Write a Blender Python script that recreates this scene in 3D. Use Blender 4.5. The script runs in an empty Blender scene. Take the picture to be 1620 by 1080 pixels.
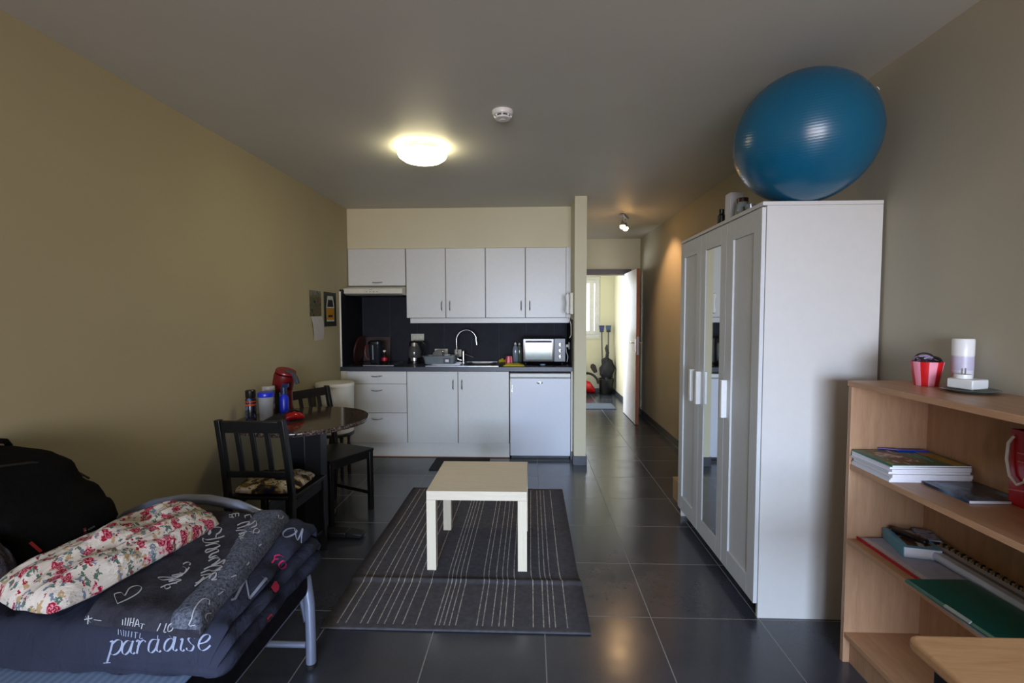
import bpy, bmesh, math, random
from mathutils import Vector, Matrix, noise
from mathutils.bvhtree import BVHTree
S = bpy.context.scene
COL = S.collection
R = math.radians
PI = math.pi

# ------------------------------------------------------------------ camera
F, PT, YW, RL, HC = 772.66, .0529, .0391, -.0029, 1.3993
c_, s_, cp_, sp_ = math.cos(YW), math.sin(YW), math.cos(PT), math.sin(PT)
_r = Vector((c_, s_, 0)); FW = Vector((-s_*cp_, c_*cp_, -sp_)); _u = Vector((-s_*sp_, c_*sp_, cp_))
RT = _r*math.cos(RL) + _u*math.sin(RL); UP = -_r*math.sin(RL) + _u*math.cos(RL)
cam = bpy.data.objects.new('camera', bpy.data.cameras.new('camera')); COL.objects.link(cam)
M = Matrix((RT, UP, -FW)).transposed().to_4x4(); M.translation = Vector((0, 0, HC)); cam.matrix_world = M
cam.data.sensor_width = 36; cam.data.lens = F/1620*36; cam.data.clip_start = .02
S.camera = cam

# ------------------------------------------------------------------ world, light, exposure
S.view_settings.view_transform = 'Standard'; S.view_settings.look = 'None'
S.view_settings.gamma = 1; S.view_settings.use_curve_mapping = False
S.view_settings.exposure = 0.0
S.cycles.use_denoising = True
S.cycles.max_bounces = 10; S.cycles.diffuse_bounces = 6; S.cycles.glossy_bounces = 5
S.cycles.sample_clamp_indirect = 6; S.cycles.caustics_reflective = False; S.cycles.caustics_refractive = False
W = bpy.data.worlds.new('daylight'); S.world = W; W.use_nodes = True
W.node_tree.nodes['Background'].inputs[0].default_value = (.80, .88, 1, 1)
W.node_tree.nodes['Background'].inputs[1].default_value = 4.0

def area(name, loc, rot, sx, sy, power, col, spread=180):
    l = bpy.data.lights.new(name, 'AREA'); l.shape = 'RECTANGLE'; l.size = sx; l.size_y = sy
    l.energy = power; l.color = col; l.spread = R(spread)
    o = bpy.data.objects.new(name, l); COL.objects.link(o); o.location = loc; o.rotation_euler = rot; return o
# daylight through the big window behind the camera (blue sky from above, warm light thrown back up by the ground) and through the vestibule's glazing
area('window_skylight', (0.10, -3.16, 1.25), (R(77), 0, R(-3)), 2.3, 1.2, 39, (.40, .65, 1.0), 56)
area('window_ground_light', (0.10, -3.15, 1.20), (R(93), 0, 0), 2.3, 1.4, 53, (1.0, .78, .66), 110)
area('vestibule_daylight', (-.33, 7.85, 1.35), (0, R(-90), R(-30)), 1.9, .9, 88, (.93, .97, 1.0), 130)

# ------------------------------------------------------------------ helpers
def tag(o, label=None, cat=None, group=None, kind=None):
    if label: o['label'] = label
    if cat: o['category'] = cat
    if group: o['group'] = group
    if kind: o['kind'] = kind
    return o
def thing(name, label, cat, loc=(0, 0, 0), rz=0, group=None):
    o = bpy.data.objects.new(name, None); COL.objects.link(o); o.location = loc; o.rotation_euler = (0, 0, rz)
    o.empty_display_size = .05
    return tag(o, label, cat, group)
def finish(name, bm, mats, parent=None, bevel=0, smooth=35, seg=2, subd=0):
    bmesh.ops.recalc_face_normals(bm, faces=bm.faces)
    for f in bm.faces: f.smooth = True
    lim = R(smooth)
    for e in bm.edges:
        if len(e.link_faces) == 2 and e.calc_face_angle(0) > lim: e.smooth = False
    me = bpy.data.meshes.new(name); bm.to_mesh(me); bm.free()
    if not isinstance(mats, (list, tuple)): mats = [mats]
    for m in mats: me.materials.append(m)
    o = bpy.data.objects.new(name, me); COL.objects.link(o)
    if parent:
        o.parent = parent
    if bevel:
        b = o.modifiers.new('bevel', 'BEVEL'); b.width = bevel; b.segments = seg; b.limit_method = 'ANGLE'; b.angle_limit = R(40)
    if subd:
        b = o.modifiers.new('subd', 'SUBSURF'); b.levels = subd; b.render_levels = subd
    return o
class B:
    """collects shapes for ONE mesh"""
    def __init__(s): s.bm = bmesh.new()
    def _mi(s, n0, mi):
        s.bm.faces.ensure_lookup_table()
        for f in s.bm.faces[n0:]: f.material_index = mi
    def box(s, x0, x1, y0, y1, z0, z1, mi=0):
        n = len(s.bm.faces)
        v = [s.bm.verts.new((x, y, z)) for x in (x0, x1) for y in (y0, y1) for z in (z0, z1)]
        for q in ((0, 1, 3, 2), (4, 6, 7, 5), (0, 4, 5, 1), (2, 3, 7, 6), (0, 2, 6, 4), (1, 5, 7, 3)):
            s.bm.faces.new([v[i] for i in q])
        s._mi(n, mi); return s
    def obox(s, p0, p1, w, h, up=(0, 0, 1), mi=0, w2=None, h2=None):
        """a bar of section w x h between two points"""
        n = len(s.bm.faces); p0 = Vector(p0); p1 = Vector(p1); d = (p1-p0).normalized(); up = Vector(up)
        a = d.cross(up).normalized(); b = a.cross(d)
        w2 = w2 or w; h2 = h2 or h; v = []
        for p, ww, hh in ((p0, w, h), (p1, w2, h2)):
            for i, j in ((-1, -1), (1, -1), (1, 1), (-1, 1)): v.append(s.bm.verts.new(p + a*ww/2*i + b*hh/2*j))
        for q in ((3, 2, 1, 0), (4, 5, 6, 7), (0, 1, 5, 4), (1, 2, 6, 5), (2, 3, 7, 6), (3, 0, 4, 7)): s.bm.faces.new([v[i] for i in q])
        s._mi(n, mi); return s
    def lathe(s, prof, o=(0, 0, 0), axis=(0, 0, 1), n=32, mi=0, cap=True):
        """prof: (radius, height) pairs turned about axis"""
        nf = len(s.bm.faces); o = Vector(o); q = Vector((0, 0, 1)).rotation_difference(Vector(axis).normalized())
        rings = []
        for r, h in prof:
            rings.append([s.bm.verts.new(o + q @ Vector((r*math.cos(2*PI*i/n), r*math.sin(2*PI*i/n), h))) for i in range(n)])
        for a, b in zip(rings, rings[1:]):
            for i in range(n): s.bm.faces.new((a[i], a[(i+1) % n], b[(i+1) % n], b[i]))
        if cap: s.bm.faces.new(rings[0][::-1]); s.bm.faces.new(rings[-1])
        s._mi(nf, mi); return s
    def cyl(s, p0, p1, r, r2=None, n=20, mi=0):
        p0 = Vector(p0); p1 = Vector(p1)
        return s.lathe([(r, 0), (r2 if r2 is not None else r, (p1-p0).length)], p0, p1-p0, n, mi)
    def tube(s, pts, r, n=10, mi=0, cap=True):
        nf = len(s.bm.faces); pts = [Vector(p) for p in pts]; rings = []; prev = None
        for i, p in enumerate(pts):
            d = (pts[min(i+1, len(pts)-1)] - pts[max(i-1, 0)]).normalized()
            if prev is None: a = d.orthogonal().normalized()
            else: a = (prev - d*prev.dot(d)).normalized()
            prev = a; b = d.cross(a); rr = r[i] if isinstance(r, (list, tuple)) else r
            rings.append([s.bm.verts.new(p + (a*math.cos(2*PI*k/n) + b*math.sin(2*PI*k/n))*rr) for k in range(n)])
        for a, b in zip(rings, rings[1:]):
            for k in range(n): s.bm.faces.new((a[k], a[(k+1) % n], b[(k+1) % n], b[k]))
        if cap: s.bm.faces.new(rings[0][::-1]); s.bm.faces.new(rings[-1])
        s._mi(nf, mi); return s
    def prism(s, poly, z0, z1, mi=0, f=lambda x, y, z: (x, y, z)):
        n = len(s.bm.faces)
        a = [s.bm.verts.new(f(x, y, z0)) for x, y in poly]; b = [s.bm.verts.new(f(x, y, z1)) for x, y in poly]
        s.bm.faces.new(a[::-1]); s.bm.faces.new(b)
        for i in range(len(poly)): j = (i+1) % len(poly); s.bm.faces.new((a[i], a[j], b[j], b[i]))
        s._mi(n, mi); return s
    def loft(s, rings, mi=0, cap=True, closed=True):
        n = len(s.bm.faces); rs = [[s.bm.verts.new(p) for p in r] for r in rings]
        for a, b in zip(rs, rs[1:]):
            m = len(a)
            for i in range(m if closed else m-1): s.bm.faces.new((a[i], a[(i+1) % m], b[(i+1) % m], b[i]))
        if cap: s.bm.faces.new(rs[0][::-1]); s.bm.faces.new(rs[-1])
        s._mi(n, mi); return s
    def rot(s, ang, axis, o):
        bmesh.ops.rotate(s.bm, verts=s.bm.verts, cent=o, matrix=Matrix.Rotation(ang, 3, axis)); return s
    def move(s, v): bmesh.ops.translate(s.bm, verts=s.bm.verts, vec=v); return s
    def warp(s, f):
        for v in s.bm.verts: v.co = f(v.co.copy())
        return s
    def done(s, name, mats, parent=None, **k): return finish(name, s.bm, mats, parent, **k)
def nz(p, sc, seed=0): return noise.noise(Vector((p[0]*sc+seed, p[1]*sc+seed*1.7, p[2]*sc-seed)))
def arcpts(c, a, b, r, t0, t1, n=12):
    c = Vector(c); a = Vector(a); b = Vector(b)
    return [c + (a*math.cos(t0+(t1-t0)*i/n) + b*math.sin(t0+(t1-t0)*i/n))*r for i in range(n+1)]
def rrect(w, h, r, n=5):
    P = []
    for cx, cy, a in ((w/2-r, h/2-r, 0), (-w/2+r, h/2-r, 90), (-w/2+r, -h/2+r, 180), (w/2-r, -h/2+r, 270)):
        for i in range(n+1):
            t = R(a+90*i/n); P.append((cx+r*math.cos(t), cy+r*math.sin(t)))
    return P

# ------------------------------------------------------------------ materials
def srgb(c):
    f = lambda v: v/12.92 if v <= .04045 else ((v+.055)/1.055)**2.4
    return tuple(f(v/255) for v in c) + (1,)
class N:
    def __init__(s, name):
        s.m = bpy.data.materials.new(name); s.m.use_nodes = True; s.t = s.m.node_tree; s.b = s.t.nodes['Principled BSDF']
    def new(s, k, **p):
        n = s.t.nodes.new(k)
        for a, b in p.items(): setattr(n, a, b)
        return n
    def link(s, a, b): s.t.links.new(a, b)
    def co(s, scale=(1, 1, 1), rot=(0, 0, 0), loc=(0, 0, 0), kind='Object'):
        tc = s.new('ShaderNodeTexCoord'); mp = s.new('ShaderNodeMapping')
        mp.inputs['Scale'].default_value = scale; mp.inputs['Rotation'].default_value = rot; mp.inputs['Location'].default_value = loc
        s.link(tc.outputs[kind], mp.inputs[0]); return mp.outputs[0]
    def noise(s, vec, scale, detail=4, rough=.55, dist=0):
        n = s.new('ShaderNodeTexNoise'); n.inputs['Scale'].default_value = scale; n.inputs['Detail'].default_value = detail
        n.inputs['Roughness'].default_value = rough; n.inputs['Distortion'].default_value = dist
        s.link(vec, n.inputs['Vector']); return n.outputs['Fac']
    def ramp(s, fac, stops, interp='LINEAR'):
        n = s.new('ShaderNodeValToRGB'); e = n.color_ramp; e.interpolation = interp
        while len(e.elements) < len(stops): e.elements.new(.5)
        for el, (p, c) in zip(e.elements, stops): el.position = p; el.color = c if len(c) == 4 else tuple(c)+(1,)
        s.link(fac, n.inputs[0]); return n.outputs[0]
    def mix(s, fac, a, b, mode='MIX'):
        n = s.new('ShaderNodeMix', data_type='RGBA', blend_type=mode)
        for i, v in ((0, fac), (6, a), (7, b)):
            if isinstance(v, (int, float, tuple)): n.inputs[i].default_value = v
            else: s.link(v, n.inputs[i])
        return n.outputs[2]
    def math(s, op, a, b=None):
        n = s.new('ShaderNodeMath', operation=op)
        for i, v in ((0, a), (1, b)):
            if v is None: continue
            if isinstance(v, (int, float)): n.inputs[i].default_value = v
            else: s.link(v, n.inputs[i])
        return n.outputs[0]
    def bump(s, h, strength=.2, dist=.002):
        n = s.new('ShaderNodeBump'); n.inputs['Strength'].default_value = strength; n.inputs['Distance'].default_value = dist
        s.link(h, n.inputs['Height']); s.link(n.outputs[0], s.b.inputs['Normal'])
    def base(s, c, rough=.5, metal=0, spec=.5):
        if isinstance(c, tuple): s.b.inputs['Base Color'].default_value = c
        else: s.link(c, s.b.inputs['Base Color'])
        if isinstance(rough, (int, float)): s.b.inputs['Roughness'].default_value = rough
        else: s.link(rough, s.b.inputs['Roughness'])
        s.b.inputs['Metallic'].default_value = metal; s.b.inputs['Specular IOR Level'].default_value = spec
        return s.m
def simple(name, rgb, rough=.5, metal=0, var=.06, sc=30, bump=0, spec=.5, bsc=None):
    n = N(name); c = srgb(rgb); v = n.co()
    f = n.noise(v, sc)
    lo = tuple(x*(1-var) for x in c[:3])+(1,); hi = tuple(min(1, x*(1+var)) for x in c[:3])+(1,)
    col = n.ramp(f, [(.3, lo), (.7, hi)])
    if bump: n.bump(n.noise(v, bsc or sc*4), bump)
    return n.base(col, rough, metal, spec)
def paint(name, rgb, rough=.75, spec=.25):
    n = N(name); c = srgb(rgb); v = n.co()
    col = n.ramp(n.noise(v, 1.3, 5), [(.3, tuple(x*.95 for x in c[:3])), (.7, tuple(x*1.03 for x in c[:3]))])
    n.bump(n.noise(v, 180, 2), .12, .001); return n.base(col, rough, 0, spec)
def wood(name, a, b, grain='Y', rough=.45, sc=6, spec=.4):
    n = N(name); st = {'X': (.12, 1, 1), 'Y': (1, .12, 1), 'Z': (1, 1, .12)}[grain]
    v = n.co(scale=st); f = n.noise(v, sc*6, 5, .6, .4); g = n.noise(v, sc*28, 2)
    k = n.math('ADD', n.math('MULTIPLY', f, .7), n.math('MULTIPLY', g, .3))
    n.bump(g, .05, .001); return n.base(n.ramp(k, [(.32, srgb(a)), (.68, srgb(b))]), rough, 0, spec)
def glass(name, rgb=(255, 255, 255), rough=.02, tint=1):
    n = N(name); n.base(srgb(rgb), rough); n.b.inputs['Transmission Weight'].default_value = 1; n.b.inputs['IOR'].default_value = 1.45; return n.m
def pane(name, alpha=.16, rgb=(235, 242, 245)):
    n = N(name); n.base(srgb(rgb), .02); n.b.inputs['Alpha'].default_value = alpha; return n.m
def glow(name, rgb, strength):
    n = N(name); n.base(srgb(rgb), .4); n.b.inputs['Emission Color'].default_value = srgb(rgb); n.b.inputs['Emission Strength'].default_value = strength; return n.m

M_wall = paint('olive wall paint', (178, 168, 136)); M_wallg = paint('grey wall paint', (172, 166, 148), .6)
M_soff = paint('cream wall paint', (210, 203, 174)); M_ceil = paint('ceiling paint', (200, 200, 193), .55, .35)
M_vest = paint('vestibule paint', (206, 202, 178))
M_skirt = simple('dark skirting tile', (60, 64, 70), .4)
M_white = simple('white foil', (222, 222, 216), .38, var=.02)
M_whiteC = simple('white cabinet front', (208, 209, 206), .35, var=.02)
M_wardS = simple('white wardrobe foil', (208, 206, 202), .45, var=.015); M_wardD = simple('wardrobe door lacquer', (205, 207, 208), .45, var=.02)
M_wgrey = simple('warm grey plastic', (150, 146, 130), .6); M_carc = simple('gap shade carcass', (128, 112, 84), .6)  # plain grey for small parts; carcass brown paints shade into the front gaps
M_chrome = simple('chrome', (215, 217, 220), .16, 1, var=.02)
M_steel = simple('brushed steel', (190, 192, 195), .3, 1, var=.05, sc=80)
M_alu = simple('silver paint metal', (150, 160, 185), .35, .55, var=.03)
M_black = simple('black stained wood', (12, 12, 12), .42, var=.15)
M_blackp = simple('black plastic', (17, 17, 19), .3, var=.1)
M_blackg = simple('gloss black', (12, 13, 16), .12, var=.05)
M_mirror = simple('mirror silver', (225, 228, 228), .03, 1, var=0)
M_beech = wood('beech foil', (170, 128, 94), (190, 148, 112), 'Y', .38)
M_beechZ = wood('beech foil upright', (160, 124, 94), (182, 144, 112), 'Z', .4)
M_desk = wood('desk maple', (196, 148, 104), (222, 176, 128), 'X', .4, 5)
M_birch = wood('birch foil', (220, 207, 182), (232, 220, 198), 'X', .5, 9)
M_birchZ = wood('birch foil upright', (222, 210, 184), (232, 220, 196), 'Z', .5, 9)
M_oak = wood('oak edging', (120, 70, 44), (150, 92, 60), 'Z', .45)
M_red = simple('gloss red plastic', (170, 16, 20), .18, var=.05)
M_dred = simple('dark red plastic', (100, 12, 17), .35)
M_pink = simple('pink plastic', (238, 150, 170), .35); M_redc = simple('red print', (205, 24, 30), .35)
M_whitep = simple('white plastic', (228, 228, 226), .35, var=.02)
M_cream = simple('aged white plastic', (205, 200, 178), .4)
M_paper = simple('paper', (222, 222, 228), .7, var=.04, sc=120)
M_blue = simple('blue plastic', (26, 48, 190), .3); M_navy = simple('navy', (30, 42, 78), .3)
M_yellow = simple('yellow cloth', (188, 172, 40), .8, var=.15, bump=.4)
M_grey = simple('grey plastic', (118, 124, 128), .4); M_dgrey = simple('dark grey plastic', (52, 55, 60), .45)
M_rubber = simple('black rubber', (14, 14, 15), .7)
M_glass = glass('clear glass'); M_pane = pane('window glass')

# floor: charcoal tiles with pale grout on a 49.4 cm grid
def floor_mat():
    n = N('charcoal floor tiles'); v = n.co(loc=(-1.0481/.4942, -2.2175/.4942, 0), scale=(1/.4942, 1/.4942, 1))
    sx = n.new('ShaderNodeSeparateXYZ'); n.link(v, sx.inputs[0]); g = None
    for i in (0, 1):
        fr = n.math('FRACT', n.math('ADD', sx.outputs[i], 100)); d = n.math('MINIMUM', fr, n.math('SUBTRACT', 1, fr))
        g = d if g is None else n.math('MINIMUM', g, d)
    grout = n.math('LESS_THAN', g, .0042)
    fl = n.new('ShaderNodeVectorMath', operation='FLOOR'); n.link(v, fl.inputs[0])
    wn = n.new('ShaderNodeTexWhiteNoise'); n.link(fl.outputs[0], wn.inputs[0])
    o = n.co(); a = n.noise(o, 5, 8, .62); b = n.noise(o, 60, 3)
    k = n.math('ADD', n.math('ADD', n.math('MULTIPLY', a, .7), n.math('MULTIPLY', b, .3)), n.math('MULTIPLY', n.math('SUBTRACT', wn.outputs['Value'], .5), .12))
    col = n.ramp(k, [(.25, srgb((50, 53, 62))), (.75, srgb((64, 67, 77)))])
    col = n.mix(grout, col, srgb((138, 136, 132)))
    r = n.ramp(a, [(.3, (.17,)*3), (.7, (.27,)*3)]); r = n.mix(grout, r, (.7, .7, .7, 1))
    h = n.math('SUBTRACT', n.math('MULTIPLY', b, .25), grout); n.bump(h, .25, .001)
    n.b.inputs['IOR'].default_value = 1.6
    return n.base(col, r, 0, .65)
M_floor = floor_mat()
def splash_mat():
    n = N('slate wall tiles'); o = n.co(); a = n.noise(o, 9, 6, .65)
    sx = n.new('ShaderNodeSeparateXYZ'); n.link(n.co(scale=(1/.30, 1/.30, 1/.30), loc=(.17, 0, 0)), sx.inputs[0])
    fr = n.math('FRACT', n.math('ADD', sx.outputs[0], 100)); d = n.math('MINIMUM', fr, n.math('SUBTRACT', 1, fr))
    gr = n.math('LESS_THAN', d, .006)
    col = n.mix(gr, n.ramp(a, [(.3, srgb((20, 22, 29))), (.7, srgb((32, 34, 42)))]), srgb((52, 54, 62)))
    n.bump(a, .2, .002); return n.base(col, .6, 0, .2)
M_splash = splash_mat()
M_work = simple('slate worktop laminate', (52, 56, 66), .38, var=.12, sc=60)

def bx(name, x0, x1, y0, y1, z0, z1, m, parent=None, bevel=0): return B().box(x0, x1, y0, y1, z0, z1).done(name, m, parent, bevel=bevel)
def struct(o): o['kind'] = 'structure'; return o

# ------------------------------------------------------------------ shell
XL, XR, H, YB = -1.87, 1.555, 2.484, -3.2
struct(bx('floor', XL-.15, XR+.15, YB-.15, 9.1, -.1, 0, M_floor))
struct(bx('ceiling', XL-.15, XR+.15, YB-.15, 9.1, H, H+.1, M_ceil))
struct(bx('wall_left', XL-.12, XL, YB, 5.34, 0, H, M_wall))
struct(bx('wall_right', XR, XR+.12, YB, 7.07, 0, H, M_wallg))
struct(bx('wall_kitchen', XL-.12, .40, 5.34, 5.46, 0, H, M_soff))
struct(bx('wall_pillar', .40, .51, 4.53, 7.07, 0, H, M_soff))
struct(bx('wall_soffit', XL, .40, 4.955, 5.34, 2.082, H, M_soff))
b = B(); b.box(.51, .60, 7.07, 7.19, 0, H); b.box(1.375, XR, 7.07, 7.19, 0, H); b.box(.60, 1.375, 7.07, 7.19, 2.0, H)
struct(b.done('wall_hall_end', M_soff))
b = B(); b.box(-.45, XR, 8.92, 9.04, 0, .985); b.box(-.45, .35, 8.92, 9.04, .985, H); b.box(1.25, XR, 8.92, 9.04, .985, H); b.box(.35, 1.25, 8.92, 9.04, 2.10, H)
struct(b.done('wall_vestibule_end', M_vest))
struct(bx('wall_vestibule_right', 1.50, XR+.12, 7.19, 8.92, 0, H, M_vest))
struct(bx('wall_vestibule_left', -.57, -.45, 7.07, 9.04, 0, H, M_vest))
struct(bx('wall_vestibule_front', -.45, .40, 7.07, 7.19, 0, H, M_vest))
# wall behind the camera with its window opening
b = B(); b.box(XL, -1.02, YB-.12, YB, 0, H); b.box(1.32, XR, YB-.12, YB, 0, H); b.box(-1.02, 1.32, YB-.12, YB, 0, .52); b.box(-1.02, 1.32, YB-.12, YB, 2.08, H)
struct(b.done('wall_back', M_wall))
w = tag(thing('window_2', None, None, (.15, YB-.06, 1.3)), kind='structure')
b = B(); b.box(-1.17, 1.17, -.03, .03, -.78, -.72); b.box(-1.17, 1.17, -.03, .03, .72, .78); b.box(-1.17, -1.11, -.03, .03, -.72, .72); b.box(1.11, 1.17, -.03, .03, -.72, .72)
b.done('window_frame', M_whitep, w)
# skirtings
struct(bx('baseboard_right', XR-.012, XR, 3.41, 7.07, 0, .075, M_skirt, bevel=.002))
b = B(); b.box(.395, .515, 4.518, 4.53, 0, .085); b.box(.51, .522, 4.53, 7.07, 0, .085); b.box(.388, .40, 4.53, 4.69, 0, .085)
struct(b.done('baseboard_pillar', M_skirt, bevel=.002))
struct(bx('baseboard_hall_end', .522, .555, 7.058, 7.07, 0, .075, M_skirt))
b = B(); b.box(-.45, 1.488, 8.908, 8.92, 0, .07); b.box(1.488, 1.5, 7.19, 8.908, 0, .07)
struct(b.done('baseboard_vestibule', M_skirt))
struct(bx('baseboard_left', XL, XL+.012, YB, 4.66, 0, .075, M_skirt))
# doorway frame + door leaf
b = B(); b.box(.553, .605, 7.045, 7.21, 0, 2.055); b.box(1.365, 1.425, 7.045, 7.21, 0, 2.055); b.box(.605, 1.365, 7.045, 7.21, 1.975, 2.055)
struct(b.done('trim_1', simple('taupe door frame', (92, 84, 80), .5), bevel=.003))
d = tag(thing('door_1', None, None, (1.345, 7.04, 0)), kind='structure')
b = B(); b.box(-.02, .02, -.82, 0, .008, 1.985)
b.done('door_leaf', simple('white door laminate', (222, 222, 226), .3), d, bevel=.002)
b = B(); b.box(-.021, .021, -.826, -.819, .008, 1.985); b.done('door_edge', M_oak, d)
for sx in (-1, 1):
    b = B(); b.box(*sorted((sx*.0205, sx*.028)), -.79, -.745, .93, 1.10)
    b.cyl((sx*.026, -.765, 1.05), (sx*.065, -.765, 1.05), .009); b.tube([(sx*.062, -.765, 1.05), (sx*.067, -.72, 1.05), (sx*.064, -.645, 1.048)], .009)
    b.done('door_handle', M_chrome, d)
b = B(); b.box(-.012, .012, -.829, -.8255, .90, 1.13); b.done('lock_plate', M_steel, d)
# vestibule window
w = tag(thing('window_1', None, None, (.80, 8.93, 0)), kind='structure')
fm = simple('white window frame', (205, 205, 205), .4)
b = B()
for x0, x1, z0, z1 in ((-.45, .45, 1.0, 1.06), (-.45, .45, 2.04, 2.10), (-.45, -.39, 1.06, 2.04), (.36, .45, 1.06, 2.04)): b.box(x0, x1, .02, .08, z0, z1)
b.done('window_frame', fm, w, bevel=.004)
b = B()
for x0, x1, z0, z1 in ((-.39, .36, 1.06, 1.12), (-.39, .36, 1.98, 2.04), (-.39, -.32, 1.12, 1.98), (.26, .34, 1.12, 1.98)): b.box(x0, x1, .0, .05, z0, z1)
b.done('sash', fm, w, bevel=.004)
bx('pane', -.32, .26, .02, .028, 1.12, 1.98, M_pane, w)
bx('window_sill', -.48, .47, -.035, .08, .98, 1.0, fm, w, bevel=.003)

# ------------------------------------------------------------------ kitchen
def bow_handle(name, parent, c, L, vertical, m=M_chrome):
    """arched bar handle, bowed towards -y; c is its centre on the front"""
    b = B(); n = 12; pts = []
    for i in range(n+1):
        t = -1+2*i/n; off = .028*(1-t**4); q = Vector((0, -off, t*L/2)) if vertical else Vector((t*L/2, -off, -.006*(1-t*t)))
        pts.append(Vector(c)+q)
    b.tube(pts, .0055, 8)
    return b.done(name, m, parent)
def cabinet(name, label, x0, x1, y0, y1, z0, z1, fronts, body=M_carc):
    t = thing(name, label, 'cabinet', ((x0+x1)/2, (y0+y1)/2, z0)); ox, oy, oz = t.location
    b = B(); b.box(x0-ox, x1-ox, y0+.02-oy, y1-oy, 0, z1-z0); b.done('body', body, t)
    for kind, a0, a1, c0, c1, hx, hz, vert in fronts:
        f = bx(kind, a0-ox, a1-ox, y0-oy, y0+.018-oy, c0-oz, c1-oz, M_whiteC, t, bevel=.0015)
        bow_handle('handle', f, (hx-ox, y0-oy, hz-oz), .10 if vert else .11, vert)
    return t
yb = 4.70
cabinet('drawer_cabinet', 'white three drawer base cabinet beneath the hob', -1.805, -1.214, yb, 5.32, .15, .86,
        [('drawer', -1.803, -1.217, .738, .857, -1.512, .815, 0), ('drawer', -1.803, -1.217, .452, .734, -1.512, .677, 0), ('drawer', -1.803, -1.217, .153, .448, -1.512, .395, 0)])
cabinet('sink_cabinet', 'white two door base cabinet beneath the sink', -1.213, -.213, yb, 5.32, .15, .86,
        [('door', -1.210, -.716, .153, .857, -.757, .73, 1), ('door', -.708, -.216, .153, .857, -.672, .73, 1)])
tag(bx('filler_panel', -1.868, -1.807, yb+.005, 5.32, .0, .86, M_cream, bevel=.001), 'narrow cream filler panel between side wall and drawer cabinet', 'panel')
tag(bx('plinth', -1.805, -.213, 4.742, 4.76, .006, .148, M_white), 'long white plinth board under the base cabinets', 'plinth')
tag(bx('plinth_trim', -1.805, -.213, 4.739, 4.7405, 0, .008, simple('orange brown seal', (130, 78, 40), .6)), 'thin brown sealing strip along the foot of the plinth', 'trim')
tag(bx('end_panel', .386, .399, 4.70, 5.32, 0, .86, M_white), 'thin white end panel between the fridge and the pillar', 'panel')
b = B(); b.box(-1.868, -.686, 4.69, 5.318, .862, .902); b.box(-.354, .399, 4.69, 5.318, .862, .902); b.box(-.686, -.354, 4.69, 4.804, .862, .902); b.box(-.686, -.354, 5.196, 5.318, .862, .902)
tag(b.done('worktop', M_work), 'dark slate laminate worktop along the kitchen wall', 'worktop')
# fridge
fr = thing('refrigerator', 'white undercounter refrigerator with oval badge', 'refrigerator', (.088, 4.98, 0))
fx = .293
bx('body', -fx, fx, -.235, .30, .02, .80, M_white, fr, bevel=.004)
bx('top_panel', -fx, fx, -.275, .28, .802, .84, M_white, fr, bevel=.006)
dr = bx('door', -fx, fx, -.29, -.24, .035, .796, simple('fridge enamel', (212, 216, 226), .3, var=.01), fr, bevel=.008)
b = B(); b.obox((-.285, -.30, .60), (-.285, -.30, .78), .014, .02, up=(0, 1, 0)); b.done('handle', M_whitep, dr, bevel=.004)
b = B(); b.obox((-.272, -.2935, .66), (-.272, -.2935, .735), .006, .008, up=(0, 1, 0)); b.done('handle_insert', M_chrome, dr)
b = B(); b.lathe([(.026, 0), (.026, .003), (.02, .005)], (-.0, 0, 0), (0, -1, 0), 24); b.warp(lambda v: Vector((v.x*1.15, v.y, v.z*.42))).move((-.005, -.290, .752)); b.done('badge', M_chrome, dr)
bx('foot_strip', -fx+.01, fx-.01, -.22, -.2, 0.0, .034, M_dgrey, fr)
# backsplash
b = B(); b.box(XL+.012, .399, 5.320, 5.339, .903, 2.0)
struct(b.done('trim_2', M_splash))
def splash_side():
    b = B(); b.box(XL, XL+.012, 4.725, 5.339, .903, 1.66); return struct(b.done('trim_3', M_splash))
splash_side()
struct(bx('trim_4', XL, XL+.013, 4.713, 4.7245, .903, 1.64, M_white))
struct(bx('trim_5', .389, .399, 4.72, 5.319, .903, 1.36, M_splash))
# wall cabinets
yw = 4.94
cabinet('wall_cabinet', 'low white wall cabinet with flap door above the extractor hood', -1.868, -1.272, yw, 5.318, 1.705, 2.08,
        [('door', -1.862, -1.276, 1.708, 2.078, -1.565, 1.742, 0)])
cabinet('wall_cabinet', 'white double wall cabinet next to the extractor hood', -1.268, -.462, yw, 5.318, 1.378, 2.08,
        [('door', -1.265, -.869, 1.38, 2.078, -.905, 1.50, 1), ('door', -.861, -.464, 1.38, 2.078, -.822, 1.50, 1)])
cabinet('wall_cabinet', 'white double wall cabinet above the mini oven', -.459, .352, yw, 5.318, 1.378, 2.08,
        [('door', -.457, -.061, 1.38, 2.078, -.100, 1.50, 1), ('door', -.053, .350, 1.38, 2.078, -.013, 1.50, 1)])
tag(bx('filler_panel', .354, .398, yw+.006, 5.318, 1.378, 2.08, M_whiteC), 'narrow white filler strip between wall cabinet and pillar', 'panel')
tag(bx('light_pelmet', -1.235, .385, yw+.02, yw+.04, 1.325, 1.376, M_whiteC, bevel=.002), 'white pelmet board along the underside of the wall cabinets', 'pelmet')
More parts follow.
